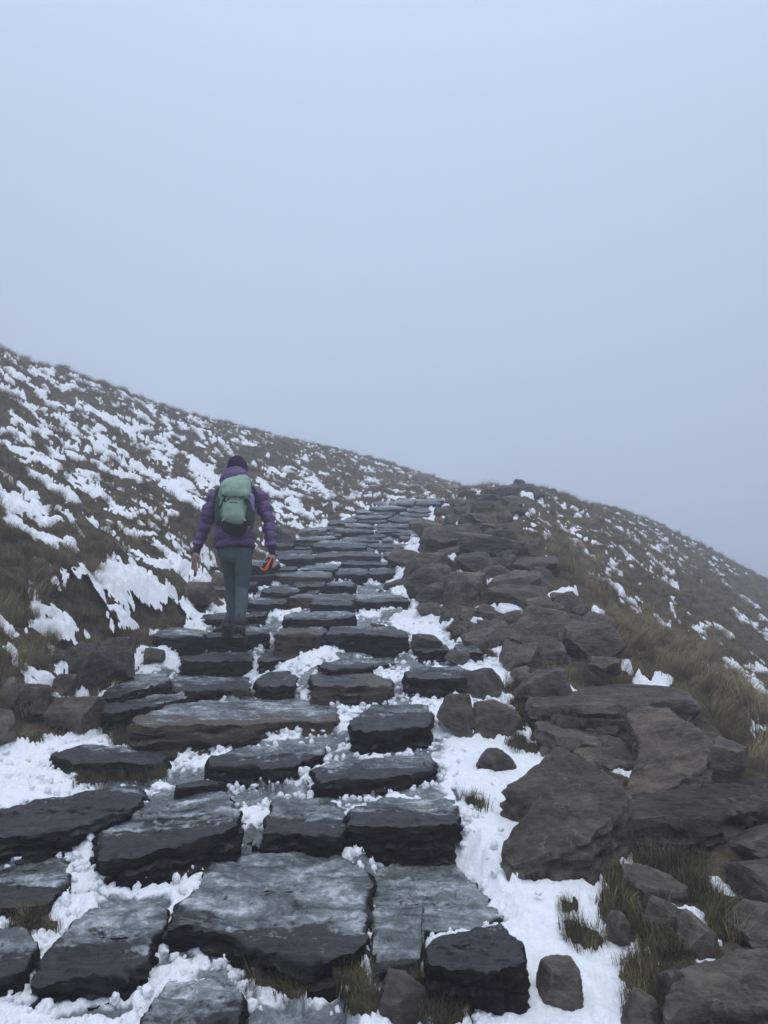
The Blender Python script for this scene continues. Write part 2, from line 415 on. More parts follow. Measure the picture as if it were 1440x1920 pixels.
# ---------------------------------------------------------------- stones
CAPS = []          # footprints that the ground and snow must stay under: (polygon, z0, gx, gy, x0, y0)
def resample(poly, n):
    P = np.asarray(poly, float); Q = np.roll(P, -1, 0); d = np.linalg.norm(Q-P, axis=1); s = np.concatenate([[0], np.cumsum(d)])
    t = np.linspace(0, s[-1], n, endpoint=False); i = np.clip(np.searchsorted(s, t, 'right')-1, 0, len(P)-1)
    f = ((t-s[i])/np.maximum(d[i], 1e-9))[:, None]
    return P[i]*(1-f)+Q[i]*f
def area(P):
    x, y = P[:, 0], P[:, 1]; return .5*np.sum(x*np.roll(y, -1)-np.roll(x, -1)*y)
def slab(name, P, zf, gx, gy, thick, mat, parent=None, n=96, rings=14, srings=8, amp=1.0, ice=0.0, iceback=1.0, cap=True, icefront=None, flare=.04):
    """a rough stone from a world outline P (x, y), its top on the plane zf + gx*(x-x0) + gy*(y-y0)"""
    P = np.asarray(P, float)
    if area(P) < 0: P = P[::-1]
    x0, y0 = P[np.argmin(P[:, 1])]
    x0 = P[:, 0].mean()
    size = math.sqrt(abs(area(P)))
    B = resample(P, n)
    for _ in range(2):
        B = B*.5+.25*(np.roll(B, 1, 0)+np.roll(B, -1, 0))
    C = B.mean(0)
    sd = rng.uniform(0, 50)
    dirs = (B-C)/np.linalg.norm(B-C, axis=1)[:, None]
    jit = .8*fbm(B[:, 0]+sd, B[:, 1], sd, 3.5/size, 4, .6)*.045*size*amp
    jit += fbm(B[:, 0]+sd, B[:, 1], sd+5, 14/size, 2, .5)*.018*size*amp
    B = B+dirs*jit[:, None]
    B = B*1.0
    V = []; ic = []
    ymin, ymax = B[:, 1].min(), B[:, 1].max()
    def topz(X, Y):
        return zf+gx*(X-x0)+gy*(Y-y0)
    ts = np.linspace(.12, 1, rings)
    tops = []
    for t in ts:
        R = C+(B-C)*t*(1.0 if t < 1 else 1.0)
        r = fbm(R[:, 0]*1.0+sd, R[:, 1]*2.2, sd, 2.2/size, 4, .55)
        ridge = np.round(r*3.2)/3.2
        z = topz(R[:, 0], R[:, 1])+(r*.6+ridge*.5)*.018*amp*min(size, .6)*1.6
        z += fbm(R[:, 0]*1.0, R[:, 1]*2.5, sd, 14, 3, .6)*.006*amp
        edge = smooth(.93, 1.0, t)
        z -= edge*(.006+.010*fbm(B[:, 0], B[:, 1], sd+9, 7, 2))*min(size*2, 1)
        tops.append(np.column_stack([R, z])); 
        yb = (R[:, 1]-ymin)/(ymax-ymin+1e-6)
        ic.append(ice+iceback*(yb-.5)-.25*edge)
    c0 = np.array([[C[0], C[1], tops[0][:, 2].mean()]])
    V.append(c0); V += tops
    rim = tops[-1]
    for k in range(1, srings+1):
        t = k/srings
        off = (fbm(rim[:, 0]*1.2+sd, rim[:, 1]*1.2, rim[:, 2]*0+t*thick*7+sd, 3.0/size, 3, .6)*.10*size
               + np.round(fbm(rim[:, 0]*.5, rim[:, 1]*.5, t*thick*26+sd, 2.5, 2)*3)/3*.014*min(1, size)+np.round(fbm(rim[:, 0]+sd, rim[:, 1], t*thick*3, 3.2/size, 1)*2.5)/2.5*.06*size)*amp*min(1, t*4)
        off += flare*size*(t-.15)
        off = np.clip(off, -.3, .022*size+.01)
        if t < .2: off += .006
        z = rim[:, 2]-thick*t
        V.append(np.column_stack([rim[:, :2]+dirs*off[:, None], z])); ic.append(np.full(n, -3.0))
    V = np.concatenate(V); ic = np.concatenate([[ic[0].mean()]]+ic)
    faces = []
    T = rings+srings
    tri = [(0, 1+j, 1+(j+1) % n) for j in range(n)]
    q = [(1+(k)*n+j, 1+(k+1)*n+j, 1+(k+1)*n+(j+1) % n, 1+k*n+(j+1) % n) for k in range(T-1) for j in range(n)]
    o = link_mesh(name, V, tri+q, mat, parent, True, 42, {'ice': ic})
    if cap: CAPS.append((B, zf, gx, gy, x0, y0))
    if parent is None: recentre(o)
    return o
def slab_px(name, poly, riser, mat, parent=None, tilt=6, roll=0, extra=.1, rot=None, **kw):
    """outline read from the photograph and carried onto a tilted plane that starts at the ground in front of the stone"""
    poly = np.asarray(poly, float)
    k = np.argmax(poly[:, 1]); xf, yf = poly[k]
    G = hit(xf, yf+riser)
    Yf = G[1]+.015
    ax, az = ray(xf, yf)
    tl = math.radians(tilt)
    ee = math.degrees(math.atan(ray(poly[:, 0].mean(), poly[:, 1].min())[1]))
    tl = max(tl, math.radians(ee+5))
    zf = az*Yf; xF = ax*Yf
    gy = math.tan(tl); gx = math.tan(math.radians(roll))
    AX, AZ = ray(poly[:, 0], poly[:, 1])
    Y = (zf-gx*xF-gy*Yf)/(AZ-gx*AX-gy)
    Y = np.clip(Y, Yf-.6, Yf+1.9)
    P = np.column_stack([AX*Y, Y])
    x0 = P[:, 0].mean(); i = np.argmin(P[:, 1])
    z_at = zf+gx*(x0-xF)+gy*(P[i, 1]-Yf)
    th = (zf-G[2])+extra
    return slab(name, P, z_at, gx, gy, th, mat, parent, **kw)
def lip_stone(name, x0, x1, yl, yb, mat, parent, depth=.45, tilt=8, **kw):
    yb = yl+(yb-yl)*.8
    G = hit((x0+x1)/2, yb); Y = G[1]
    tilt = max(tilt, math.degrees(math.atan(ray(x0, yl)[1]))+rng.uniform(5, 9)); sk = rng.uniform(-.09, .09)
    xa, za = ray(x0, yl); xb, _ = ray(x1, yl)
    X0, X1 = xa*Y, xb*Y; w = X1-X0
    d = depth*rng.uniform(.85, 1.15)
    r = lambda s: rng.uniform(-s, s)
    P = [(X0+r(.04)*w, Y+.12*d+r(.03)), (X0+.15*w, Y+r(.03)), (X0+.5*w, Y+r(.05)), (X0+.85*w, Y+r(.03)), (X1+r(.03)*w, Y+.1*d+r(.03)),
         (X1-.05*w+r(.05)*w, Y+d*.7), (X1-.2*w, Y+d+r(.06)), (X0+.45*w, Y+d*1.05+r(.05)), (X0+.12*w+r(.05)*w, Y+d+r(.05)), (X0+r(.05)*w, Y+.6*d)]
    P = [(a, b+sk*(a-(X0+X1)/2)) for a, b in P]
    zl = za*Y
    return slab(name, P, zl, math.tan(math.radians(rng.uniform(-2.5, 2.5))), math.tan(math.radians(tilt)), zl-G[2]+.12, mat, parent, **kw)

_ico = {}
def ico(level):
    if level in _ico: return _ico[level]
    import bmesh
    bm = bmesh.new(); bmesh.ops.create_icosphere(bm, subdivisions=level, radius=1)
    V = np.array([v.co[:] for v in bm.verts]); Fc = np.array([[v.index for v in f.verts] for f in bm.faces]); bm.free()
    _ico[level] = (V, Fc); return _ico[level]
def rock(name, c, sx, sy, sz, rz, mat, parent=None, lvl=4, tiltx=0, tilty=0, seed=None):
    """an angular lump cut by random planes"""
    V, Fc = ico(lvl)
    g = np.random.default_rng(seed if seed is not None else rng.integers(1e9))
    npl = 9
    pn = g.normal(size=(npl, 3)); pn /= np.linalg.norm(pn, axis=1)[:, None]
    pn = np.concatenate([pn, [[0, 0, 1], [0, -1, .25], [1, 0, .1], [-1, 0, .1]]+g.normal(size=(4, 3))*.18]); pn /= np.linalg.norm(pn, axis=1)[:, None]
    off = np.concatenate([g.uniform(.60, .98, npl), g.uniform(.70, .82, 4)])
    dt = V@pn.T
    r = np.min(np.where(dt > .05, off/np.maximum(dt, .05), 9), axis=1)
    r = np.minimum(r, 1.25)
    Q = V*r[:, None]
    mn, mx = Q.min(0), Q.max(0); Q = (Q-(mn+mx)/2)/((mx-mn)/2)
    s = g.uniform(0, 90)
    Q = Q*np.array([sx, sy, sz])
    sz_ = (sx*sy*sz)**(1/3)
    nn = V
    d = fbm(Q[:, 0]+s, Q[:, 1], Q[:, 2], 1.6/sz_, 3, .55)*.045*sz_
    lay = np.round(fbm(Q[:, 0]*.6+s, Q[:, 1]*.6, Q[:, 2]*3, 1.5/sz_, 2)*4)/4*.05*sz_
    if lvl > 3: d += fbm(Q[:, 0]+s, Q[:, 1], Q[:, 2], 7/sz_, 3, .6)*.018*sz_
    Q = Q+nn*(d+lay*.6)[:, None]
    R = (Matrix.Rotation(rz, 3, 'Z')@Matrix.Rotation(tilty, 3, 'Y')@Matrix.Rotation(tiltx, 3, 'X'))
    Q = Q@np.array(R).T
    Q[:, 2] += 0
    o = link_mesh(name, Q, Fc, mat, parent, True, 32)
    o.location = tuple(c)
    return o
def rock_box(name, x0, y0, x1, y1, mat, parent=None, tilt=0, lvl=3, deep=.9, sink=.15, **kw):
    """a rock filling the box x0..x1, y0..y1 of the view where its foot meets the terrain"""
    xm = (x0+x1)/2; G = hit(xm, y1-.08*(y1-y0))
    dep = G[1]*CP+G[2]*SP
    w = (x1-x0)/F*dep; h = (y1-y0)/F*dep
    d = deep*.5*(w+h)/2*1.3
    ax, az = ray(xm, (y0+y1)/2)
    Y = G[1]+d*.75
    k = (Y*CP+az*Y*SP)/dep
    return rock(name, (ax*Y, Y, az*Y-h*k*sink*.5), w*k/2*.98, d, h*k/2*(1+sink), rng.uniform(-.45, .45), mat, parent, lvl, rng.uniform(-.15, .15), math.radians(tilt), **kw)
HAZE = 0.0125

# ---------------------------------------------------------------- the stone-pitched path
path = empty('stone_path'); tag(path, kind='structure')
ST = M['slate']; RK = M['rock']
big = dict(n=170, rings=26, srings=14)
med = dict(n=110, rings=16, srings=10)
# outline in the view, height of the front face, tilt, roll, ice, detail
STEPS = [
 ([(395,1600),(470,1592),(560,1590),(665,1605),(693,1640),(692,1720),(688,1762),(650,1790),(575,1800),(520,1782),(480,1765),(425,1748),(350,1740),(305,1748),(320,1715),(370,1650)], 52, 5, 0, .48, 1.0, big),
 ([(165,1698),(300,1690),(320,1715),(290,1760),(277,1815),(200,1828),(130,1838),(62,1845),(60,1830),(90,1780)], 48, 5, 0, .30, 1.1, big),
 ([(183,1565),(210,1550),(250,1525),(290,1485),(420,1485),(447,1515),(445,1545),(380,1570),(300,1592),(225,1610),(185,1612)], 48, 5, 6, .28, .9, big),
 ([(-30,1530),(15,1512),(75,1492),(250,1477),(275,1487),(250,1515),(200,1535),(120,1558),(30,1570),(-30,1565)], 38, 5, 2, .02, .5, big),
 ([(-60,1640),(60,1618),(110,1605),(138,1620),(130,1655),(90,1690),(0,1702),(-60,1705)], 28, 5, 3, .2, .8, med),
 ([(-60,1750),(40,1735),(75,1765),(48,1815),(0,1830),(-60,1835)], 45, 5, 0, .3, .9, med),
 ([(300,1860),(315,1838),(410,1836),(462,1872),(445,1925),(420,1950),(240,1950),(270,1905)], 40, 5, 0, .32, .3, big),
 ([(497,1545),(510,1500),(600,1490),(650,1512),(648,1550),(630,1568),(560,1566),(495,1560)], 26, 5, 0, .30, .9, med),
 ([(650,1520),(690,1505),(720,1495),(850,1500),(862,1530),(850,1545),(780,1548),(700,1550),(652,1545)], 32, 5, 0, .22, 1.0, med),
 ([(697,1640),(740,1614),(800,1606),(860,1625),(912,1680),(945,1722),(900,1740),(800,1750),(786,1796),(740,1804),(702,1800),(695,1720)], 14, 4, 0, .62, .5, big),
 ([(797,1775),(830,1752),(940,1732),(975,1765),(983,1803),(935,1820),(860,1815),(806,1808)], 86, 4, 0, -.05, .5, big),
 ([(92,1412),(130,1402),(165,1396),(250,1405),(316,1412),(318,1420),(290,1428),(200,1432),(130,1428),(100,1420)], 26, 5, 0, .05, .6, med),
 ([(255,1345),(300,1325),(380,1312),(560,1308),(620,1322),(642,1345),(630,1352),(540,1350),(460,1362),(380,1358),(300,1362),(258,1358)], 36, 5, 0, .42, .8, big),
 ([(388,1430),(400,1415),(440,1402),(560,1393),(612,1398),(610,1412),(560,1432),(500,1440),(430,1436)], 24, 5, 1, .25, .9, med),
 ([(582,1440),(640,1425),(800,1415),(815,1430),(805,1445),(740,1455),(640,1460),(595,1462)], 22, 5, 0, .28, .9, med),
 ([(655,1355),(675,1335),(700,1322),(800,1322),(812,1340),(805,1362),(740,1368),(690,1372),(658,1368)], 34, 5, 0, .12, .8, med),
 ([(183,1330),(200,1318),(250,1308),(345,1298),(350,1308),(300,1322),(250,1330),(200,1338)], 38, 5, 2, .2, .8, med),
 ([(335,1228),(400,1222),(465,1224),(476,1230),(472,1238),(400,1240),(345,1240)], 26, 5, 0, .0, .6, med),
 ([(190,1300),(215,1280),(265,1263),(315,1262),(320,1275),(280,1290),(230,1300)], 12, 5, 2, .3, .4, med),
 ([(320,1285),(330,1265),(440,1260),(475,1280),(470,1290),(400,1294),(340,1294)], 18, 5, 0, .32, .9, med),
 ([(478,1275),(500,1260),(540,1257),(558,1270),(552,1285),(510,1290),(485,1285)], 20, 5, 0, .0, .4, med),
 ([(583,1268),(600,1258),(680,1256),(735,1276),(730,1285),(660,1285),(590,1284)], 26, 5, 0, .0, .5, med),
 ([(482,1235),(500,1216),(520,1208),(595,1206),(602,1215),(600,1228),(550,1234),(490,1242)], 18, 5, 0, .05, .6, med),
 ([(592,1248),(620,1238),(700,1234),(735,1232),(745,1240),(690,1252),(620,1256)], 12, 5, 0, .3, .8, med),
 ([(757,1262),(775,1250),(860,1250),(888,1258),(880,1268),(820,1272),(765,1270)], 36, 5, 0, .05, .5, med),
]
for poly, riser, tl, rl, ice, ib, q in STEPS:
    slab_px('step_stone', poly, riser, M['slate_brown'] if poly[0] in ((255,1345),(583,1268)) else ST, path, tl, rl, ice=ice, iceback=ib, **q)
# lip stones: left, right, lip, foot
LIPS = [(275,372,1195,1214),(374,500,1192,1216),(612,766,1192,1218),(515,606,1189,1206),(524,670,1160,1177),(400,476,1180,1192),
 (457,494,1156,1170),(374,462,1160,1176),(665,768,1128,1148),(580,664,1134,1152),(545,700,1124,1136),(462,536,1132,1150),(485,560,1112,1130),(573,596,1113,1123),
 (612,664,1099,1113),(548,610,1100,1112),(465,510,1081,1097),(510,620,1081,1097),(626,690,1078,1092),(688,742,1076,1090),
 (558,636,1069,1079),(506,556,1069,1078),(640,730,1058,1073),(512,590,1048,1064),(588,716,1043,1058),(495,550,1038,1047),(587,690,1027,1041),
 (692,758,1026,1037),(552,632,1013,1029),(652,700,1024,1030),(672,726,1008,1017),(716,738,1014,1025),(602,640,1006,1013),(478,520,1060,1076),
 (640,700,998,1010),(705,780,989,997),(646,700,989,999),(730,784,1000,1005),(560,612,998,1008),(708,746,995,1002),(670,726,979,986),(735,800,978,986),
 (662,728,972,981),(728,776,973,978),(770,810,968,972),(666,700,962,970),(696,764,955,966),(766,810,960,966),(780,828,946,957),(728,778,947,955),(700,728,948,954),
 (800,832,940,947),(745,800,941,946),(690,722,966,972),(612,650,983,991),(600,660,993,1000),(640,672,1016,1024),(540,600,1020,1028),(505,548,1024,1036),(380,440,1106,1120),(420,480,1098,1112),(440,500,1060,1072),
 (860,905,1225,1240),(780,850,1222,1232)]
for yv in np.arange(952, 1046, 6.5):          # the many thin upper treads
    xl, xr = np.interp(yv, [950, 1000, 1046], [700, 590, 512]), np.interp(yv, [950, 1000, 1046], [822, 775, 745])
    xv = xl+rng.uniform(0, 30)
    while xv < xr-14:
        wv = rng.uniform(26, 80)*np.interp(yv, [950, 1046], [.75, 1.1]); yy = yv+rng.uniform(-2, 2)
        LIPS.append((xv, min(xv+wv, xr), yy, yy+rng.uniform(4, 7)*np.interp(yv, [950, 1046], [.9, 1.5]))); xv += wv+rng.uniform(8, 60)
for i, (a, b, c_, d_) in enumerate(LIPS):
    far = d_ < 1100
    lip_stone('step_stone', a, b, c_, d_+(2 if far else 3), M['slate_brown'] if i % 7 == 3 else ST, path, depth=.58 if far else .55, tilt=8 if not far else 10, n=40 if far else 72, rings=5 if far else 9, srings=5 if far else 8,
              ice=rng.uniform(.0, .45), iceback=.8, amp=1.0)

# ---------------------------------------------------------------- boulders beside the path (each a thing)
G1 = 'large boulders heaped along the right of the path'
B = [
 ('boulder', 'long flat-topped grey slab lying across the top of the front boulder heap, grass behind it', G1,
  [(987,1300),(1010,1297),(1100,1290),(1145,1282),(1260,1285),(1298,1298),(1302,1312),(1240,1310),(1180,1320),(1120,1324),(1050,1322),(1000,1320)], 52, 4, 0, RK, big),
 ('boulder', 'thin flat stone wedged directly beneath the long flat grey slab', G1, [(1038,1332),(1080,1322),(1150,1331),(1176,1342),(1165,1350),(1110,1346),(1045,1342)], 30, 5, -3, RK, med),
 ('boulder', 'narrow leaning stone with a pale curved upper edge, lowest of three under the long slab', G1, [(1005,1355),(1030,1343),(1070,1355),(1140,1372),(1165,1384),(1120,1388),(1050,1380),(1010,1368)], 22, 6, -10, RK, med),
 ('boulder', 'big rounded reddish-brown boulder sloping down to the left in the middle of the heap', G1,
  [(1173,1338),(1200,1322),(1250,1328),(1312,1362),(1336,1392),(1320,1430),(1275,1460),(1220,1488),(1180,1492),(1178,1462),(1195,1425),(1205,1392),(1185,1365)], 16, 27, 14, M['rust'], big),
 ('boulder', 'brown veined stone lying in the gap behind the big tilted slab, snow beside it', G1, [(1072,1404),(1110,1388),(1160,1384),(1212,1405),(1208,1428),(1150,1432),(1100,1424)], 14, 16, -4, M['rust'], med),
 ('boulder', 'huge tilted brown slab with its lower left edge in the snow of the path', G1,
  [(1046,1398),(1080,1412),(1130,1446),(1172,1470),(1178,1492),(1150,1525),(1118,1550),(1112,1580),(1040,1598),(965,1618),(935,1590),(972,1545),(1000,1500),(945,1478),(1000,1432)], 26, 22, 6, M['rust'], big),
 ('boulder', 'very long flat slab at the right edge, small chips of stone lying on its top', G1,
  [(1112,1550),(1125,1530),(1162,1498),(1185,1488),(1300,1476),(1400,1460),(1460,1455),(1560,1462),(1570,1505),(1440,1510),(1380,1520),(1300,1528),(1220,1534),(1150,1540)], 62, 7, -2, RK, big),
 ('boulder', 'flat-topped boulder cut off by the bottom right corner, pale patches on top', G1,
  [(1250,1868),(1268,1822),(1330,1802),(1380,1782),(1500,1768),(1560,1790),(1560,1890),(1440,1892),(1380,1878),(1330,1878),(1290,1890),(1245,1900)], 66, 8, -3, RK, big),
 ('boulder', 'low narrow stone in the grass under the very long slab, snow at its left end', G1, [(1163,1622),(1190,1617),(1250,1636),(1290,1662),(1280,1676),(1215,1664),(1180,1645)], 14, 8, -14, RK, med),
]
for nm, lab, grp, poly, riser, tl, rl, mt, q in B:
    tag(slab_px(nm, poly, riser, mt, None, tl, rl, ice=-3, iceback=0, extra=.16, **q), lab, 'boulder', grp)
    if lab.startswith('very long'):
        _, zf, gx, gy, x0, y0 = CAPS[-1]
        for (px_, py_, s_) in ((1350, 1506, .022), (1372, 1501, .014), (1392, 1509, .012), (1387, 1520, .013), (1412, 1496, .016)):
            ax, az = ray(px_, py_); Yc = (zf-gx*x0-gy*y0)/(az-gx*ax-gy)
            tag(rock('stone_chip', (ax*Yc, Yc, az*Yc+.004), s_*1.5, s_, s_*.7, .3, RK, None, 2), ('largest' if s_ > .02 else 'leftmost small' if px_ == 1372 else 'lowest' if px_ == 1387 else 'rightmost' if px_ == 1412 else 'middle small')+' dark stone chip lying on top of the very long slab', 'stone chip', 'stone chips on the very long slab')
RB = [ # boulders given by their box
 (1290,1385,1402,1492,'dark broken boulder with a deep crack, right of the reddish-brown boulder',RK,4,0),
 (1366,1548,1520,1640,'dark wedge-shaped boulder under the right end of the very long slab',RK,4,-20),
 (1368,1612,1520,1712,'squarish boulder with pale specks at the right edge, stacked third from the bottom corner',RK,5,0),
 (1358,1698,1500,1782,'brown boulder at the right edge directly above the bottom corner boulder',RK,5,6),
 (1198,1688,1290,1752,'small mossy boulder half hidden by grass, snow strip above it',RK,4,10),
 (1268,1722,1345,1800,'brown boulder behind the bottom corner boulder, small snow patch right of it',RK,4,10),
 (1225,1810,1285,1895,'narrow upright stone against the left end of the bottom corner boulder',RK,4,0),
 (812,1300,902,1382,'rounded boulder at the right edge of the steps, snow field below it',RK,5,0),
 (878,1308,982,1382,'low pointed boulder with grass on its right flank, beside the rounded boulder',RK,4,-12),
 (850,1256,944,1310,'dark flat-bottomed boulder directly behind the rounded boulder',RK,4,0),
 (886,1404,970,1446,'lone small stone lying on the open snow right of the steps',RK,4,-6),
 (960,1142,1098,1222,'large veined slab boulder leaning left in the middle of the rock pile',RK,5,8),
 (1056,1168,1164,1246,'steep triangular boulder standing against the grass bank',RK,5,-14),
 (1100,1230,1166,1268,'dark low stone below the triangular boulder',RK,4,0),
 (934,1208,1012,1260,'brown ridge-shaped boulder below the large veined boulder',RK,4,-10),
 (1018,1200,1064,1252,'small upright stone left of the triangular boulder',RK,4,0),
 (960,1255,1075,1330,'shadowed boulder just left of the long flat slab',RK,4,-10),
 (1008,1808,1086,1892,'brown stone set in snow at the bottom edge, right of the steep dark step',RK,5,0),
 (1138,1706,1178,1772,'icy grey stone buried in the snow left of the grass clump',RK,4,0),
 (1165,1860,1240,1945,'frosty brown stone at the bottom edge left of the corner boulder',RK,4,0),
 (704,1838,800,1900,'brown stone with a sharp rim at the bottom edge, between grass tufts',RK,4,0),
 (325,1462,428,1492,'thin green-grey flake of slate lying on the icy slab',ST,4,0),
 (1045,1372,1100,1400,'fist-sized dark stone under the leaning pale-edged stone',RK,3,0),
]
for x0, y0, x1, y1, lab, mt, lv, tl in RB:
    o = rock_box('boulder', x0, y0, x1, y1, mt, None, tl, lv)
    tag(o, lab, 'stone' if x1-x0 < 90 else 'boulder', G1)
LB = [
 (120,1202,205,1292,'big pale-veined boulder at the foot of the left grass bank',RK,5,0),
 (196,1196,256,1262,'boulder hung with dry grass roots, right of the big pale-veined one',RK,5,0),
 (100,1216,132,1245,'small square stone tucked under the left grass overhang',RK,4,0),
 (102,1264,146,1304,'small brown stone between the big left boulder and the block',RK,4,0),
 (30,1280,92,1334,'rounded stone with a cap of snow, left of the brown block',RK,4,0),
 (86,1306,186,1374,'squared brown block with snow on its back edge, left end of a step',RK,5,0),
 (-40,1328,30,1408,'dark stone at the left edge of the picture above the snow',RK,4,0),
 (0,1270,34,1332,'shadowed stone at the left edge under the grass bank',RK,3,0),
 (268,1216,312,1246,'small flat stone lying in the snow left of the step below the walker',RK,4,0),
 (345,1090,402,1130,'mossy boulder in the grass left of the walker\'s leg',RK,4,0),
 (395,1072,424,1106,'small mossy stone just left of the walker\'s knee',RK,4,0),
 (500,986,556,1022,'pointed grey boulder at the left edge of the steps, right of the walker\'s elbow',RK,4,0),
 (540,994,600,1012,'low grey stone beside the pointed boulder left of the steps',RK,4,0),
]
for x0, y0, x1, y1, lab, mt, lv, tl in LB:
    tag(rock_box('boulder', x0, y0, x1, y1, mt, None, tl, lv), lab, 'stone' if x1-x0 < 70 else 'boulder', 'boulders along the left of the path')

# ---------------------------------------------------------------- the long heap of rubble up the right side: one fallen wall, its stones as parts
g0 = hit(950, 1120)
wall = empty('rubble_wall', g0.tolist()); tag(wall, 'long heap of brown rubble stones running up the right side of the steps to the skyline', 'stone wall')
PILE = [(865,70,950,112),(720,112,910,190),(905,100,1010,170),(1080,130,1165,172),(600,168,785,222),(780,180,945,262),(565,218,755,305),(468,252,562,312),(330,255,440,330),(160,330,400,485),
 (405,298,505,375),(550,298,772,368),(480,308,655,390),(620,366,795,428),(790,308,865,365),(240,390,625,545),(438,424,785,525),(738,408,895,500),(338,525,540,615),(488,478,945,605),(938,472,1052,594),
 (480,556,748,715),(752,566,892,700),(648,645,872,764),(870,588,1185,725),(20,538,292,675),(138,585,482,785),(268,640,465,835),(155,640,440,895),(210,755,500,935),(395,688,682,955),(638,716,1045,855),
 (600,775,1105,965),(222,898,398,1014),(364,946,592,1052),(590,938,792,1042),(925,898,1205,984),(470,1028,592,1092),(650,1018,790,1092),(0,748,155,825),(430,195,560,262),(500,150,640,200),(640,130,740,180),
 (860,250,960,330),(330,320,420,400),(1000,150,1090,200),(820,965,930,1050),(720,965,830,1020),(435,690,540,750),(1040,1040,1150,1080)]
for (a, b, c_, d_) in PILE:
    x0, x1, y0, y1 = 720+a/3.6, 720+c_/3.6, 880+b/3.6, 880+d_/3.6
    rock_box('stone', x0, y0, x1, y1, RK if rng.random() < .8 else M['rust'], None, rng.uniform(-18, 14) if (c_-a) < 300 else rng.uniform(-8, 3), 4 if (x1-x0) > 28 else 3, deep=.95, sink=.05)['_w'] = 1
SM = [(430,175,520,222),(245,208,348,266),(348,208,442,266),(393,218,482,282),(100,260,218,322),(225,318,322,366),(203,163,327,222),(128,138,222,202),(490,398,565,452),(330,160,435,222),(520,138,660,186),
      (430,303,600,392),(480,378,560,430),(640,340,700,372),(560,300,612,345),(700,150,770,200),(610,100,680,140)]
for (a, b, c_, d_) in SM:
    x0, x1, y0, y1 = 720+a/2, 720+c_/2, 1060+b/2, 1060+d_/2
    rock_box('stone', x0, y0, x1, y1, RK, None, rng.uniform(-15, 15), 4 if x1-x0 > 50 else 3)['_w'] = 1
# filler stones low in the heap
for i in range(90):
    t = rng.random()**.8
    py = 925+t*300
    xl = np.interp(py, [925, 960, 1000, 1060, 1120, 1180, 1225], [850, 835, 800, 790, 800, 840, 900]); xr = np.interp(py, [925, 960, 1000, 1060, 1120, 1180, 1225], [985, 965, 985, 1025, 1080, 1130, 1150])
    px = rng.uniform(xl, xr); s = np.interp(py, [925, 1225], [9, 36])*rng.uniform(.6, 1.3)
    rock_box('stone', px-s*.8, py-s*.9, px+s*.8, py, RK if rng.random() < .8 else M['rust'], None, rng.uniform(-25, 25), 3, sink=.5)['_w'] = 1
for o in list(col.objects):
    if '_w' in o.keys():
        del o['_w']; o.parent = wall; o.location = o.location-wall.location

# ---------------------------------------------------------------- where snow lies: strokes and fields of the survey
def conv(S, ox, oy, k, sc_=1.0):
    return [(ox+a/k, oy+b/k, ox+c/k, oy+d/k, w/k*sc_) for a, b, c, d, w in S]
SNOW = conv([(20,150,240,290,40),(0,250,140,300,40),(170,160,310,250,50),(300,240,470,280,30),(60,340,250,400,35),(50,400,200,410,15),(320,370,490,420,50),(320,420,380,440,40),(400,480,440,570,60),(370,580,500,610,40),
 (480,490,620,560,70),(540,570,700,690,63),(560,400,750,520,50),(530,270,610,295,20),(480,370,560,400,40),(690,320,880,380,30),(790,410,860,440,25),(760,480,860,490,45),(910,440,960,480,40),(920,510,1030,560,40),
 (1010,470,1200,560,35),(900,540,940,560,20),(750,570,800,580,24),(780,590,960,600,22),(960,600,1110,680,30),(1090,700,1240,780,70),(1100,770,1200,830,60),(870,640,960,690,60),(750,700,900,800,59),(850,780,990,800,70),
 (1010,790,1090,810,40),(960,830,1180,960,80),(1090,870,1180,900,40),(840,900,1000,1000,50),(560,700,780,800,40),(420,730,560,790,70),(500,760,700,840,40),(400,640,470,670,40),(320,640,390,690,30),(430,790,540,890,70),
 (540,860,740,980,80),(640,950,820,1040,30),(10,570,130,640,50),(130,620,310,720,50),(60,660,160,680,30),(150,490,280,520,33),(170,740,290,790,40),(220,790,370,880,40),(0,610,30,630,30),(0,820,200,860,60),
 (0,890,300,960,80),(70,1000,300,1120,100),(280,1100,430,1150,60),(240,1000,340,1020,30),(380,935,470,950,25),(580,980,650,1020,25),(680,1050,780,1090,30),(780,1080,880,1085,30),(670,1130,760,1210,50),(760,1200,1020,1260,80),
 (860,1130,1000,1230,50),(620,1250,930,1390,100),(560,1290,700,1370,40),(220,1240,440,1300,50),(330,1290,430,1340,40),(580,1460,780,1560,35),(950,1090,1080,1170,40),(1100,1200,1200,1180,30),(1080,1340,1200,1360,50),
 (1060,1490,1210,1510,35),(870,1570,1180,1600,90),(200,1470,350,1560,30),(0,1500,80,1620,100),(150,1600,460,1620,70),(370,1530,440,1660,50),(0,1700,50,1790,60),(1000,1180,1080,1200,40),(1300,550,1440,600,30),
 (1050,430,1180,480,20),(1100,580,1240,640,20),(60,90,110,100,16),(0,470,120,560,14),(10,500,100,550,14),(200,1500,330,1540,12),(1240,560,1330,640,14),(640,620,760,700,16),(640,350,660,360,20)], 0, 640, 3)
SNOW += conv([(0,100,290,240,50),(100,0,330,120,25),(200,0,520,180,40),(380,70,530,240,60),(110,310,380,310,60),(130,240,300,290,60),(660,170,710,180,25),(750,70,830,90,30),(870,175,1060,220,20),(1110,120,1160,180,25),
 (770,20,840,40,12),(1240,120,1320,170,10),(1130,190,1200,215,12),(580,190,640,200,25),(690,240,740,260,25),(600,240,640,260,20),(860,50,910,70,8),(700,100,750,130,10),(360,390,440,410,22),(270,450,360,470,28),(120,360,210,380,40)], 480, 880, 3.6)
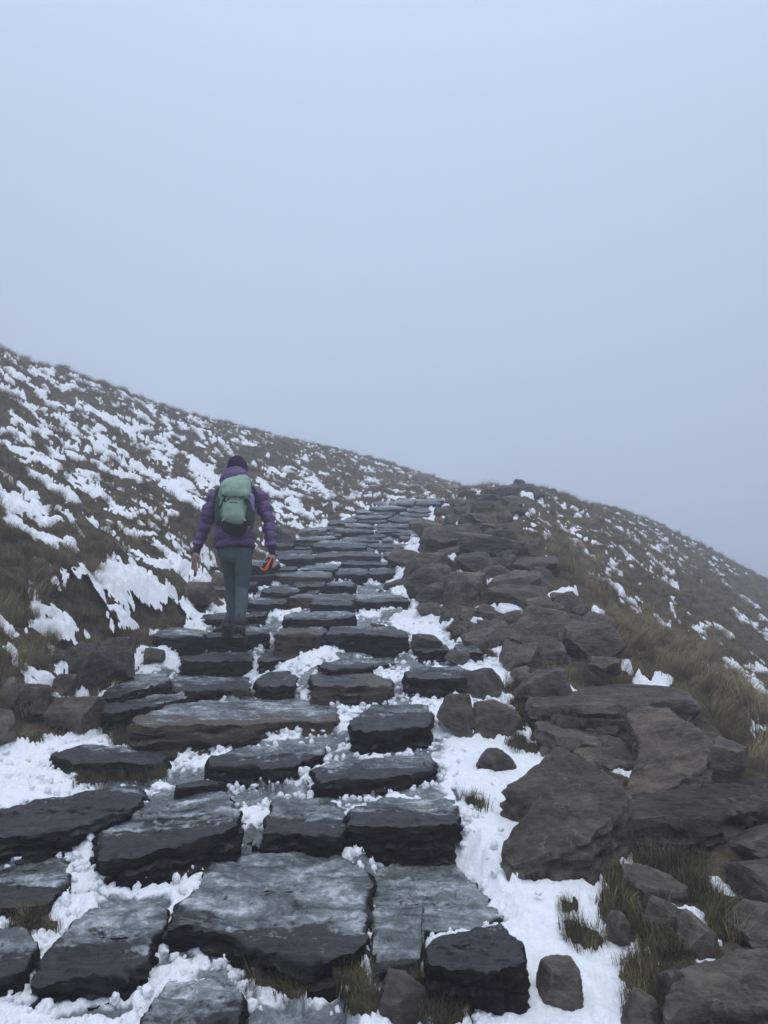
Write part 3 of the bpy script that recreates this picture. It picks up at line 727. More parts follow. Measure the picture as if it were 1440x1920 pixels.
SNOW += conv([(450,615,620,680,45),(630,720,715,740,35),(680,740,700,810,30),(820,820,840,940,40),(840,930,900,980,20),(860,890,920,870,20),(900,720,920,820,25),(1000,840,1050,880,25),(1020,900,1100,900,55),(1060,930,1110,970,25),
 (1150,890,1230,950,30),(1170,980,1240,1040,30),(1020,1040,1130,1150,28),(1180,1090,1340,1170,45),(1330,1110,1440,1150,40),(1340,1170,1440,1280,60),(1250,790,1300,860,35),(1300,830,1440,950,40),(1340,1050,1410,1090,25),
 (1220,1270,1330,1300,30),(1330,1300,1430,1400,35),(480,350,550,380,18),(190,370,260,420,20),(280,370,400,430,22),(610,440,680,540,28),(570,320,590,330,14),(440,420,520,435,10),(230,455,280,470,12),(550,505,590,530,14),
 (690,395,710,415,14),(780,480,800,495,12),(820,430,850,465,12),(850,560,900,590,18),(930,535,970,570,15),(550,560,610,590,10),(690,650,730,655,12),(760,615,860,610,10),(880,630,930,655,10),(1060,630,1110,680,12),
 (1140,580,1190,600,12),(1180,630,1250,680,10),(1290,710,1380,780,25),(690,1115,780,1160,35),(790,1140,870,1190,35),(560,880,640,940,30),(460,790,510,810,25),(600,1080,645,1090,14),(280,1190,400,1190,20),(1390,820,1440,870,20),
 (0,265,20,260,14),(90,250,110,280,14),(150,180,170,190,10),(285,188,300,190,10),(180,232,205,238,12),(260,270,300,272,12),(395,238,410,240,14),(360,270,370,272,10),(495,310,505,318,10),(60,145,110,150,6),(1380,1440,1440,1500,40)], 960, 880, 3)
SNOW += [(1160,1598,1198,1596,34),(1330,1650,1370,1665,30),(1250,1690,1310,1700,26),(1300,1700,1312,1720,30),(1330,1745,1345,1758,20),(1300,1800,1325,1795,22),(1258,1640,1290,1648,14),(1100,1432,1120,1440,14),(1130,1440,1180,1462,12),
 (1300,1250,1330,1262,14),(1225,1750,1228,1800,8),(1225,1830,1235,1900,14),
 (38,1252,95,1262,40),(48,1262,60,1288,34),(110,1302,190,1306,22),(215,1262,240,1270,22),(225,1256,236,1270,20),(960,1140,985,1136,20),(1345,1770,1350,1775,8)]
SNOWROCK = conv([(0,690,150,750,50),(60,650,110,670,24),(180,490,240,500,14),(110,560,250,540,16),(160,600,260,590,14),(240,620,480,612,14),(235,690,270,740,22),(170,820,230,780,16),(260,850,350,820,20),(0,850,150,830,60),(200,930,400,880,50),
 (650,760,760,770,20),(500,710,530,725,12),(720,860,800,855,14),(800,950,920,950,60),(600,975,760,945,14),(0,960,350,1000,60),(400,1060,460,1050,30),(540,1030,660,1050,24),(410,260,440,275,14),(500,385,520,385,8),(620,180,680,165,8),(520,190,545,195,10),(930,175,1000,185,8),(1110,880,1300,850,30)], 720, 880, 3.6)
GRASSY = [(480,1815,560,1845,34),(520,1600,530,1600,1),(330,1632,372,1606,26),(470,1562,520,1580,30),(560,1588,620,1590,12),(20,1728,50,1722,26),(70,1720,90,1730,26),(660,1830,700,1880,50),(790,1820,850,1900,60),(745,1730,770,1738,22),
 (890,1500,915,1510,14),(1060,1690,1075,1690,26),(1080,1740,1110,1755,34),(1125,1580,1150,1690,46),(1150,1700,1250,1770,60),(1200,1790,1230,1900,50),(1200,1600,1310,1620,36),(1280,1640,1310,1650,40),(1330,1690,1360,1740,34),
 (980,1390,1010,1400,26),(930,1355,975,1340,40),(330,1505,340,1512,1),(180,1450,300,1450,10),(490,1445,550,1458,22),(205,1305,240,1306,12),(230,1370,300,1372,24),(400,1290,470,1300,14),(150,1450,310,1446,16),(690,1480,700,1482,1),
 (900,1220,920,1225,18),(870,1150,900,1160,14),(1040,1620,1050,1620,1),(845,1185,860,1190,10),(60,1385,80,1385,12),(240,1250,262,1230,20),(250,1200,270,1215,18),(640,1570,655,1575,12),(480,1590,560,1595,8),(600,1350,612,1358,8)]
ICE = [(700,1620,740,1840,70),(740,1640,790,1800,60),(330,1500,480,1470,50),(520,1480,700,1480,50),(300,1320,600,1310,30),(440,1390,620,1392,26),(640,1412,800,1412,26),(640,1300,700,1310,40),(270,1260,330,1262,24),(330,1300,560,1300,24),
 (200,1690,300,1680,30),(0,1740,60,1720,40),(0,1600,130,1600,30),(460,1900,640,1900,80),(200,1400,330,1402,22),(340,1440,380,1450,40),(700,1240,860,1222,30),(740,1290,760,1330,30),(560,1270,570,1330,26),(640,1238,740,1236,16),(700,1600,860,1610,40),
 (480,1130,700,1130,12),(480,1112,700,1112,12),(480,1095,720,1097,10),(520,1078,720,1076,10),(500,1180,760,1182,12),(500,1200,760,1204,12),(540,1065,720,1060,10),(860,1480,870,1500,10),(460,1218,520,1222,16),(110,1900,240,1880,20),(150,1660,240,1670,14)]
FIELD = [(-200,1990),(-200,1395),(0,1385),(60,1382),(180,1365),(190,1290),(250,1255),(262,1215),(285,1192),(300,1172),(400,1158),(462,1095),(500,1048),(560,1002),(640,976),(700,956),(760,950),(822,948),(812,975),(772,1012),(762,1060),
 (748,1100),(800,1130),(850,1180),(960,1180),(1000,1225),(985,1262),(930,1290),(985,1330),(1000,1385),(1060,1400),(1000,1500),(1010,1540),(960,1640),(1110,1580),(1135,1620),(1150,1700),(1215,1770),(1225,1860),(1200,1990)]
def strokes(px, py, S):
    m = np.full(px.shape, -2.0, np.float32)
    for x0, y0, x1, y1, w in S:
        h = max(w/2, 2.5); R = 3*h
        k = np.nonzero((px > min(x0, x1)-R) & (px < max(x0, x1)+R) & (py > min(y0, y1)-R) & (py < max(y0, y1)+R))[0]
        if not len(k): continue
        dx, dy = x1-x0, y1-y0; L2 = dx*dx+dy*dy+1e-6
        X, Y = px[k]-x0, py[k]-y0
        t = np.clip((X*dx+Y*dy)/L2, 0, 1)
        d = np.hypot(X-t*dx, Y-t*dy)
        m[k] = np.maximum(m[k], 1-d/h)
    return m
def sdist(x, y, P):                    # signed distance, positive inside
    P = np.asarray(P, float); ins = np.zeros(x.shape, bool); dm = np.full(x.shape, 1e9)
    for (ax, ay), (bx, by) in zip(P, np.roll(P, -1, 0)):
        c = (ay > y) != (by > y)
        xi = (bx-ax)*(y-ay)/((by-ay) if by != ay else 1e-9)+ax
        ins ^= c & (x < xi)
        dx, dy = bx-ax, by-ay; t = np.clip(((x-ax)*dx+(y-ay)*dy)/(dx*dx+dy*dy+1e-12), 0, 1)
        dm = np.minimum(dm, (x-ax-t*dx)**2+(y-ay-t*dy)**2)
    return np.where(ins, 1, -1)*np.sqrt(dm)

# ---------------------------------------------------------------- ground sheet
NU = 820
uu = np.concatenate([np.linspace(-2.4, -.66, 50, endpoint=False), np.linspace(-.66, .66, NU-100), np.linspace(.66, 2.4, 51)[1:]])   # X/(Y+K)
YY = np.concatenate([np.linspace(-2.2, 1.2, 25, endpoint=False), 1.2+6.3*np.linspace(0, 1, 480, endpoint=False)**1.25, np.exp(np.linspace(math.log(7.5), math.log(75), 260))])
# in front of the lens the sheet is dense; u runs through X = u*(Y+K0)*.62
US, YS = np.meshgrid(uu, YY)
XS = US*(YS+.6+np.clip(1.2-YS, 0, 9)*.8+.5)
nr, nc = XS.shape
X = XS.ravel(); Y = YS.ravel()
Z = H0(X, Y)
PX, PY = project(X, Y, Z)
PX = PX.astype(np.float32); PY = PY.astype(np.float32)
infr = (Y > .9)
wob = fbm(X, Y, 0, 2.2, 3, .6); wob2 = fbm(X, Y, 5+Z, 9.0, 3, .65)
dist = np.sqrt(X*X+Y*Y)
scl = np.clip(dist/6, .6, 4)
f1 = perlin(X*2.1/1, Y*2.1, 9)
JX = (fbm(X, Y, 21+Z, 1.6, 4, .6)*16)/np.clip(dist/8, .7, 3); JY = (fbm(X, Y, 31+Z, 1.6, 4, .6)*9)/np.clip(dist/8, .7, 3)
field = np.where(infr, sdist(PX+JX*.6, PY+JY*.6, FIELD), -30)
path_m = np.clip(field/14, -2, 2)
hillm = strokes(PX+JX, PY+JY, SNOW)
_a, _b = hit(250, 900), hit(330, 955); _d = (_b-_a)/np.linalg.norm(_b-_a)
al = X*_d[0]+Y*_d[1]+Z*_d[2]; Xp, Yp, Zp = X-al*_d[0], Y-al*_d[1], Z-al*_d[2]        # coordinates along and across the drift of the streaks
fine = fbm(Xp*1.3+al*_d[0]*.38, Yp*1.3+al*_d[1]*.38, Zp*1.3+al*_d[2]*.38, 4.2, 5, .74)
streak = fbm(Xp*1.3+al*_d[0]*.35, Yp*1.3+al*_d[1]*.35, Zp*1.3+al*_d[2]*.35, 3.0, 5, .7)
fine = fine*(.45+.55*smooth(6, 11, dist))
hill_m = hillm*1.0+fine*.9-.50+.30*fbm(X, Y, Z, 13, 2, .6)
flecks = (streak-.43)*2.2
flecks = np.where(PX < 900, flecks, flecks-.25)
flecks = np.where((PY > 1080) & (PX > 900), -1.0, flecks)
flecks = np.where((PY > 1000) & (PX < 330), flecks-.3, flecks)
rsn = strokes(PX+JX*.3, PY+JY*.3, SNOWROCK)
snow_m = np.maximum(hill_m, flecks)
frag = np.clip((1225-PY)/60, 0, 1)*np.clip((800-PX)/40, 0, 1)
pm = path_m+wob2*.35+.1
pm = np.where(field > 0, pm-frag*(.55+fbm(X*.5, Y*1.8, 14, 3.2, 4, .7)*2.6), pm)
snow_m = np.maximum(snow_m, np.where(pm > -1, pm, -2))
gr = strokes(PX+JX, PY+JY, GRASSY)
snow_m = np.where(gr > -.9, np.minimum(snow_m, -(gr*1.1+wob2*.9)), snow_m)
onpath = smooth(-6, 10, field)
offp = 1-smooth(-30, 5, field)
# rubble ground is bare
pile_ar = sdist(PX, PY, [(850,925),(970,905),(1010,935),(985,985),(1060,1080),(1150,1180),(1150,1250),(1310,1290),(1420,1440),(1440,1470),(1440,1560),(1110,1560),(1050,1400),(1000,1330),(960,1260),(1010,1215),(900,1150),(780,1110),(790,1040),(830,970)])
snow_m = np.where((pile_ar > 6) & (hillm < -.2), np.minimum(snow_m, fine*1.2-.75), snow_m)
snow_m = np.maximum(snow_m, rsn+wob2*.3)
bare = strokes(PX, PY, [(215,1182,290,1188,44),(140,1112,185,1135,44),(268,1122,335,1150,40),(150,1180,190,1200,26),(0,1290,30,1320,40)])
snow_m = np.where(bare > -.3, np.minimum(snow_m, -.3-bare), snow_m)
# hummocks of moor grass, hollows filled with snow
hum = fbm(X*1.0+Y*.25, Y*1.0-X*.2, 1, .85, 3, .55)
G = Z+offp*(1-smooth(3, 20, pile_ar))*(hum*.13+.085*fbm(X, Y, 4+Z, 2.4, 3, .6))*smooth(.8, -.8, snow_m)*smooth(2.5, 5, dist)
G += .014*wob2*(1+offp)*smooth(12, 4, dist)
G -= (.03+.045*smooth(-6, 10, field))*smooth(-.2, .6, snow_m)
TH = np.where(snow_m > -.25, 0, -.05)
base_th = np.clip(snow_m, 0, 1.2)**.4*np.where(field > -5, .062, .045)*np.clip(dist/7, 1, 2.2)
calm = 1-.6*smooth(840, 930, PX)*smooth(1250, 1330, PY)
lump = calm*fbm(X, Y, 8, 9, 2, .6)*.012+calm*(.35-np.abs(fbm(X, Y, 12, 17, 3, .65)))*.030*smooth(-.3, .4, wob)+calm*(.3-np.abs(fbm(X, Y, 16, 45, 2, .6)))*.008
icev = strokes(PX+JX, PY+JY, ICE)
icev = np.where(icev > -1, smooth(-.6, .6, icev), 0)
thaw = smooth(-.02, .35, fbm(X, Y, 50, 1.7, 4, .6)+.30*smooth(1240, 1100, PY))*smooth(0, 20, field)*smooth(880, 800, PX)*smooth(60, 260, PX)
icev = np.maximum(icev, thaw*.8)
S = G+base_th*(1-.6*icev)+lump*(1-.75*icev)*smooth(0, .4, snow_m)*np.clip(dist/5, 1, 2)+np.clip(snow_m, -.6, 0)*.08+.05*smooth(-.2, .5, rsn)
# keep both sheets below the stones
capG = np.full(X.shape, 1e9); capS = np.full(X.shape, 1e9); prox = np.full(X.shape, 1e9)
for (Pg, zf, gx, gy, x0, y0) in CAPS:
    Q = Pg[::2] if len(Pg) > 60 else Pg
    x1, y1, x2, y2 = Q[:, 0].min()-.7, Q[:, 1].min()-.5, Q[:, 0].max()+.7, Q[:, 1].max()+.7
    k = np.nonzero((X > x1) & (X < x2) & (Y > y1) & (Y < y2))[0]
    if not len(k): continue
    s = sdist(X[k], Y[k], Q)
    top = zf+gx*(X[k]-x0)+gy*(Y[k]-y0)
    nn = wob2[k]*.020+f1[k]*.010
    c1 = top-.04-np.clip(s, 0, .06)*1.2+np.clip(-s, 0, 1)*.25+np.clip(-s-.2, 0, 1)*1.1
    c2 = top-.012-np.clip(s+nn, 0, .06)*1.6+np.clip(-s-nn, 0, 1)*.85+np.clip(-s-.2, 0, 1)*.7+lump[k]*.6+.035*smooth(7, 10, Y[k])*smooth(-.1, .35, wob2[k])
    capG[k] = np.minimum(capG[k], c1); capS[k] = np.minimum(capS[k], c2)
    prox[k] = np.minimum(prox[k], -s)
G = np.minimum(G, capG)
S = np.minimum(S, capS)
keep_v = (S > G-.05) & (snow_m > -.45)
idx = np.arange(nr*nc).reshape(nr, nc)
quads = np.stack([idx[:-1, :-1], idx[:-1, 1:], idx[1:, 1:], idx[1:, :-1]], -1).reshape(-1, 4)
ground = link_mesh('ground', np.column_stack([X, Y, G]), quads, M['ground'], None, True)
tag(ground, kind='structure')
kq = keep_v[quads].any(1)
sq = quads[kq]
used = np.unique(sq); remap = np.full(nr*nc, -1); remap[used] = np.arange(len(used))
snow = link_mesh('snow', np.column_stack([X, Y, S])[used], remap[sq], M['snow'], None, True, None, {'ice': icev[used]})
tag(snow, kind='stuff')
print('ground quads', len(quads), 'snow quads', len(sq))

# ---------------------------------------------------------------- grass
def tuft(name, nb, h, spread, droop, width, mat, lean=(0.3, 0), segs=3, seed=0, where=(0, 0, 0), rz=0):
    g = np.random.default_rng(seed); V = []; Fq = []; tip = []; tone = []
    for i in range(nb):
        a = g.uniform(0, 2*PI); r0 = spread*math.sqrt(g.random())*.5
        bx, by = r0*math.cos(a), r0*math.sin(a)
        a2 = a+g.normal()*.7; hh = h*g.uniform(.5, 1.15); w = width*g.uniform(.6, 1.3)
        dx, dy = math.cos(a2)*g.uniform(.2, 1)*droop+lean[0], math.sin(a2)*g.uniform(.2, 1)*droop+lean[1]
        tn = g.random()**2; s0 = len(V)
        px_, py_ = -math.sin(a2), math.cos(a2)
        el0 = g.uniform(.85, 1.1)
        x, y, z = bx, by, -.04
        dl = math.hypot(dx, dy)+1e-6
        for k in range(segs+1):
            t = k/segs
            ww = w*(1-t)**.7*.5+.0004
            V.append((x-px_*ww, y-py_*ww, z)); V.append((x+px_*ww, y+py_*ww, z)); tip += [t, t]; tone += [tn, tn]
            bend = min(t*dl*1.5, 2.0)
            x += math.sin(bend)*dx/dl*hh/segs; y += math.sin(bend)*dy/dl*hh/segs; z += math.cos(bend)*hh/segs*el0
        for k in range(segs):
            q = s0+2*k; Fq.append((q, q+1, q+3, q+2))
    o = link_mesh(name, V, np.array(Fq), mat, None, True, None, {'tip': tip, 'tone': tone})
    o.location = where; o.rotation_euler = (0, 0, rz)
    return tag(o, kind='stuff')
def surf(px, py):
    p = hit(px, py); return (p[0], p[1], p[2]+.01)
PROTO = [
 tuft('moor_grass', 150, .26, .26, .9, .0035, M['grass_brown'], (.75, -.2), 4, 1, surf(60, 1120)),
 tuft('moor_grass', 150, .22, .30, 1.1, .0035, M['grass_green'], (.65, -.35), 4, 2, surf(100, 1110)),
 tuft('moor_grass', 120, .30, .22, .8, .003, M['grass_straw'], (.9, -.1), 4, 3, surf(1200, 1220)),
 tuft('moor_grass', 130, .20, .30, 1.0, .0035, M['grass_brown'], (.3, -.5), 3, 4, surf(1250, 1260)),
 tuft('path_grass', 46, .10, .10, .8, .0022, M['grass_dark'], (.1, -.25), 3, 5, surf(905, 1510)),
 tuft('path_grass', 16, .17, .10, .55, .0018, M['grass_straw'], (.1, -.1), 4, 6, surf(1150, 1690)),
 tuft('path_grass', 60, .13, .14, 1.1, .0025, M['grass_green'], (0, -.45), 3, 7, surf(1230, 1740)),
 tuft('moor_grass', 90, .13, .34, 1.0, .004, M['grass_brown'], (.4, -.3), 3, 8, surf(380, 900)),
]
def scatter(name, proto, pts, rot, scl_):
    me = bpy.data.meshes.new(name); me.from_pydata(pts.tolist(), [], [])
    a = me.attributes.new('rot', 'FLOAT_VECTOR', 'POINT'); a.data.foreach_set('vector', rot.astype(np.float32).ravel())
    a = me.attributes.new('scl', 'FLOAT', 'POINT'); a.data.foreach_set('value', scl_.astype(np.float32))
    o = bpy.data.objects.new(name, me); col.objects.link(o); tag(o, kind='stuff')
    ng = bpy.data.node_groups.new(name, 'GeometryNodeTree')
    ng.interface.new_socket('Geometry', in_out='INPUT', socket_type='NodeSocketGeometry'); ng.interface.new_socket('Geometry', in_out='OUTPUT', socket_type='NodeSocketGeometry')
    gi = ng.nodes.new('NodeGroupInput'); go = ng.nodes.new('NodeGroupOutput'); ip = ng.nodes.new('GeometryNodeInstanceOnPoints'); oi = ng.nodes.new('GeometryNodeObjectInfo')
    oi.inputs[0].default_value = proto; oi.inputs['As Instance'].default_value = True
    na = ng.nodes.new('GeometryNodeInputNamedAttribute'); na.data_type = 'FLOAT_VECTOR'; na.inputs[0].default_value = 'rot'
    nb = ng.nodes.new('GeometryNodeInputNamedAttribute'); nb.data_type = 'FLOAT'; nb.inputs[0].default_value = 'scl'
    er = ng.nodes.new('FunctionNodeEulerToRotation')
    l = ng.links.new
    l(gi.outputs[0], ip.inputs['Points']); l(oi.outputs['Geometry'], ip.inputs['Instance']); l(na.outputs[0], er.inputs[0]); l(er.outputs[0], ip.inputs['Rotation'])
    l(nb.outputs[0], ip.inputs['Scale']); l(ip.outputs[0], go.inputs[0])
    md = o.modifiers.new('scatter', 'NODES'); md.node_group = ng
    return o
# candidates on the moor, denser where they show larger
top = np.maximum(G, -99)
inview = (PX > -120) & (PX < 1560) & (PY > 500) & (PY < 1990) & (Y > 1.5) & (Y < 62)
def pick(mask, density, per=1.0):
    """choose vertices so that about density tufts per square metre stand, thinned with distance"""
    cell = np.abs(np.gradient(XS, axis=1)).ravel()*np.abs(np.gradient(YS, axis=0)).ravel()
    p = density*cell*mask
    return np.nonzero(rng.random(len(p)) < p)[0]
fall = np.clip(9/np.maximum(dist, 1), .22, 1)**1.25
moor = inview & ~((PX > 1000) & (PY > 1480)) & (snow_m < -.12) & (field < -4) & (pile_ar < 2) & (prox > .02)
left = PX < 900
def put(name, proto, k, s0, s1, rzb, rzr, lift=0.0, f_=.62):
    P_ = np.column_stack([X[k], Y[k], top[k]+lift])
    r = np.column_stack([rng.normal(size=len(k))*.12, rng.normal(size=len(k))*.12, rzb+rng.normal(size=len(k))*rzr])
    s = rng.uniform(s0, s1, len(k))*f_*np.clip(dist[k]/14, 1, 1.5)*np.where(snow_m[k] > -.4, .7, 1)
    scatter(name, proto, P_, r, s); return len(k)
tot = 0
gmix = smooth(-.2, .25, fbm(X, Y, 40, .35, 3, .5)+.25*smooth(9, 4, dist))
tot += put('moor_grass', PROTO[0], pick(moor & left, 26*fall*(1-gmix*.6)), .6, 1.15, -.35, .6)
tot += put('moor_grass', PROTO[1], pick(moor & left, 20*fall*gmix), .6, 1.15, -.35, .6)
tot += put('moor_grass', PROTO[7], pick(moor & left, 30*fall), .6, 1.2, -.35, .9)
bank = smooth(9, 5, dist)
rgt = moor & ~left
tot += put('moor_grass', PROTO[2], pick(rgt, 30*fall*(.25+.75*bank)), .6, 1.2, -.2, .6)
tot += put('moor_grass', PROTO[3], pick(rgt, 26*fall), .6, 1.15, -.3, .8)
nearbank = rgt & (pile_ar > -75) & (PY > 1000)
tot += put('moor_grass', PROTO[2], pick(nearbank, 24*fall), .5, 1.2, -.3, .9, 0, .72)
tot += put('moor_grass', PROTO[0], pick(moor & left & (dist < 7.5), 40), .6, 1.1, -.5, .8, 0, .6)
tot += put('moor_grass', PROTO[7], pick(rgt, 30*fall), .6, 1.1, -.3, .9)
pg = inview & (gr > -.4) & (prox > -.005) & (snow_m < .3)
tot += put('path_grass', PROTO[4], pick(pg, 1500), .35, .95, 0, 1.2, 0, 1.0)
tot += put('path_grass', PROTO[6], pick(pg & (PX > 1100), 240), .35, .85, 0, 1.2, 0, 1.0)
tot += put('path_grass', PROTO[6], pick(pg & (PX <= 1100), 260), .35, .75, 0, 1.2, 0, 1.0)
tot += put('path_grass', PROTO[5], pick(pg & ((PX > 1040) | (PX < 100)), 40), .4, 1.0, 0, 2, 0, 1.0)
tot += put('path_grass', PROTO[5], pick(inview & (field > 4) & (prox > .03) & (dist < 9) & (PX > 850), 5.0), .3, 1.1, 0, 3, 0, 1.0)
tot += put('path_grass', PROTO[4], pick(inview & (field > 0) & (prox > .005) & (prox < .05) & (dist < 9) & (wob > .1), 22), .3, .8, 0, 3, 0, 1.0)
pl = inview & (pile_ar > 2) & (dist < 20) & (wob > -.1)
tot += put('path_grass', PROTO[6], pick(pl, 18), .7, 1.7, 0, 2, .0, 1.0)
tot += put('moor_grass', PROTO[3], pick(pl & (PX > 1000) & (PY < 1300), 9), .5, .9, 0, 2, .0, 1.0)
tot += put('moor_grass', PROTO[7], pick(inview & (snow_m > -.12) & (snow_m < .45) & (field < -6) & (pile_ar < 0), 9*fall), .35, .9, -.3, .9)
print('tufts', tot)
# crumbs of frozen snow along the stones
Vc, Fc_ = ico(3)
CR = []
for k in range(3):
    q = Vc*(1+.35*fbm(Vc[:, 0]+k*5, Vc[:, 1], Vc[:, 2], 1.6, 2)+.25*fbm(Vc[:, 0]+k*5, Vc[:, 1], Vc[:, 2], 4.5, 2))[:, None]*np.array([.013, .012, .008])
    o = link_mesh('snow_clump', q, Fc_, M['snow'], None, True, None, {'ice': np.zeros(len(q))}); o.location = surf((1010, 940, 60)[k], (1680, 1560, 1480)[k]); tag(o, kind='stuff'); CR.append(o)
cellq = np.abs(np.gradient(XS, axis=1)).ravel()*np.abs(np.gradient(YS, axis=0)).ravel()
for k in range(3):
    dn = 420*smooth(.10, .0, prox)*(prox > -.03)+60
    mk = inview & (PX < 930) & (field > 3) & (snow_m > -.1) & (dist < 18) & (fbm(X, Y, 60+k, 3.2, 3, .6) > -.02)
    kk = np.nonzero(rng.random(len(X)) < dn*cellq*mk*np.clip(6/np.maximum(dist, 1), .25, 1))[0]
    scatter('snow_clump', CR[k], np.column_stack([X[kk], Y[kk], S[kk]+.002]), rng.uniform(0, 6, (len(kk), 3)), rng.uniform(.35, 1.0, len(kk))**2*2.1)
    tot += len(kk)
print('with clumps', tot)

# ---------------------------------------------------------------- the walker
def simple(name, c, rough=.7, spec=.3, bscale=None, bstr=.3, var=.25, metal=0):
    m, nt, b = mat_new(name); p = N(nt, 'ShaderNodeTexCoord').outputs['Object']
    n = noise(nt, p, 30, 5, .6); n2 = noise(nt, p, 5, 3, .6)
    f = mathn(nt, 'ADD', mathn(nt, 'MULTIPLY', n, .5), mathn(nt, 'MULTIPLY', n2, .5))
    nt.links.new(cramp(nt, f, [(.3, tuple(x*(1-var) for x in c)), (.7, tuple(min(1, x*(1+var)) for x in c))]), b.inputs['Base Color'])
    b.inputs['Roughness'].default_value = rough; b.inputs['Specular IOR Level'].default_value = spec; b.inputs['Metallic'].default_value = metal
    if bscale: nt.links.new(bump(nt, noise(nt, p, bscale, 5, .65, .4), bstr, .01), b.inputs['Normal'])
    return m
PU = simple('purple_quilted_nylon', (.095, .045, .135), .5, .35, 22, .5)
PUD = simple('dark_purple_cuff', (.014, .009, .022), .8)
WOOL = simple('dark_plum_wool', (.030, .016, .046), .9, .1, 120, .6)
LEG = simple('grey_green_leggings', (.060, .090, .090), .75, .2, 26, .5)
SKIN = simple('skin', (.36, .20, .15), .55)
BOOT = simple('boot_leather', (.030, .025, .028), .5, .4, 60, .5)
SOLE = simple('boot_rubber', (.010, .010, .011), .5, .4, 80, .5)
MINT = simple('pale_green_nylon', (.25, .35, .285), .6, .3, 18, .5)
MINT2 = simple('grey_green_nylon', (.165, .24, .20), .65, .3, 18, .6)
DGRN = simple('dark_green_mesh', (.030, .055, .052), .8, .2, 90, .4)
BLK = simple('black_webbing', (.010, .011, .012), .7)
SIL = simple('silver_tape', (.38, .40, .40), .4)
LIL = simple('lilac_bottle', (.17, .13, .30), .35, .5)
ORG = simple('orange_fabric', (.75, .09, .03), .6)
def W(px, py, Y):
    ax, az = ray(px, py); return np.array([ax*Y, Y, az*Y])
def catmull(K, n):
    K = np.asarray(K, float); m = len(K); t = np.linspace(0, m-1, n); i = np.minimum(t.astype(int), m-2); f = (t-i)[:, None]
    P0 = K[np.maximum(i-1, 0)]; P1 = K[i]; P2 = K[i+1]; P3 = K[np.minimum(i+2, m-1)]
    return .5*((2*P1)+(-P0+P2)*f+(2*P0-5*P1+4*P2-P3)*f*f+(-P0+3*P1-3*P2+P3)*f**3)
def loft(keys, n=40, m=28, power=2.0, puff=0, pufn=0, wr=0.0, capends=True, axis=None, seed=0):
    """keys rows: x y z rx ry ; sections perpendicular to the run, ry along the view axis"""
    K = catmull(keys, n); C = K[:, :3]; T = np.gradient(C, axis=0); T /= np.linalg.norm(T, axis=1)[:, None]
    V = []; fwd = np.array([0, 1, 0.0]) if axis is None else np.array(axis, float)
    for k in range(n):
        t = T[k]; b = fwd-t*np.dot(fwd, t); b /= np.linalg.norm(b); a = np.cross(b, t); a /= np.linalg.norm(a)
        s = k/(n-1); g = 1.0
        if pufn: g += puff*(abs(math.sin(PI*s*pufn))**.55-.7)
        e_ = 1.0
        if capends: e_ = min(1, math.sqrt(max(0, 1-(1-min(1, s*14))**2))+.02, math.sqrt(max(0, 1-(1-min(1, (1-s)*14))**2))+.02)
        for j in range(m):
            th = 2*PI*j/m; c, s_ = math.cos(th), math.sin(th)
            cc = math.copysign(abs(c)**(2/power), c); ss = math.copysign(abs(s_)**(2/power), s_)
            V.append(C[k]+(a*cc*K[k, 3]+b*ss*K[k, 4])*g*e_)
    V = np.array(V)
    if wr:
        ce = np.repeat(C, m, 0); d = V-ce; d /= np.linalg.norm(d, axis=1)[:, None]+1e-9
        V = V+d*((fbm(V[:, 0]+seed, V[:, 1], V[:, 2]*1.6, 9, 3, .6)*wr))[:, None]
    Fq = [(k*m+j, k*m+(j+1) % m, (k+1)*m+(j+1) % m, (k+1)*m+j) for k in range(n-1) for j in range(m)]
    Fq += [tuple(range(m-1, -1, -1)), tuple(range((n-1)*m, n*m))]
    return V, Fq
def merge(*parts):
    V = []; Fq = []; o = 0
    for v, f in parts:
        V.append(v); Fq += [tuple(i+o for i in q) for q in f]; o += len(v)
    return np.concatenate(V), Fq
def key(*rows):                        # rows: px, py, Y, rx, ry
    return [list(W(a, b, Y))+[rx, ry] for a, b, Y, rx, ry in rows]
def put_part(name, vf, mat, parent, sub=0):
    o = link_mesh(name, vf[0], vf[1], mat, parent, True, 60)
    return o
# body: one continuous skin grown on a skeleton
J = {'pelvis': (441, 1024, 6.26, .07), 'chest': (443, 955, 6.30, .11), 'neck': (444, 905, 6.34, .055), 'head': (445, 880, 6.36, .085), 'crown': (445, 866, 6.37, .07),
     'lsh': (412, 930, 6.31, .05), 'lel': (389, 975, 6.30, .04), 'lwr': (369, 1032, 6.28, .026), 'lpa': (366, 1044, 6.27, .028),
     'rsh': (478, 930, 6.31, .05), 'rel': (502, 972, 6.30, .04), 'rwr': (510, 1030, 6.24, .026), 'rpa': (509, 1045, 6.22, .028),
     'rhip': (454, 1045, 6.24, .055), 'rkn': (454, 1105, 6.24, .05), 'ran': (449, 1166, 6.08, .034), 'rto': (449, 1205, 6.13, .03),
     'lhip': (429, 1045, 6.30, .055), 'lkn': (434, 1102, 6.42, .05), 'lan': (434, 1162, 6.42, .034), 'lto': (432, 1182, 6.52, .03)}
E = [('pelvis','chest'),('chest','neck'),('neck','head'),('head','crown'),('chest','lsh'),('lsh','lel'),('lel','lwr'),('lwr','lpa'),('chest','rsh'),('rsh','rel'),('rel','rwr'),('rwr','rpa'),
     ('pelvis','rhip'),('rhip','rkn'),('rkn','ran'),('ran','rto'),('pelvis','lhip'),('lhip','lkn'),('lkn','lan'),('lan','lto')]
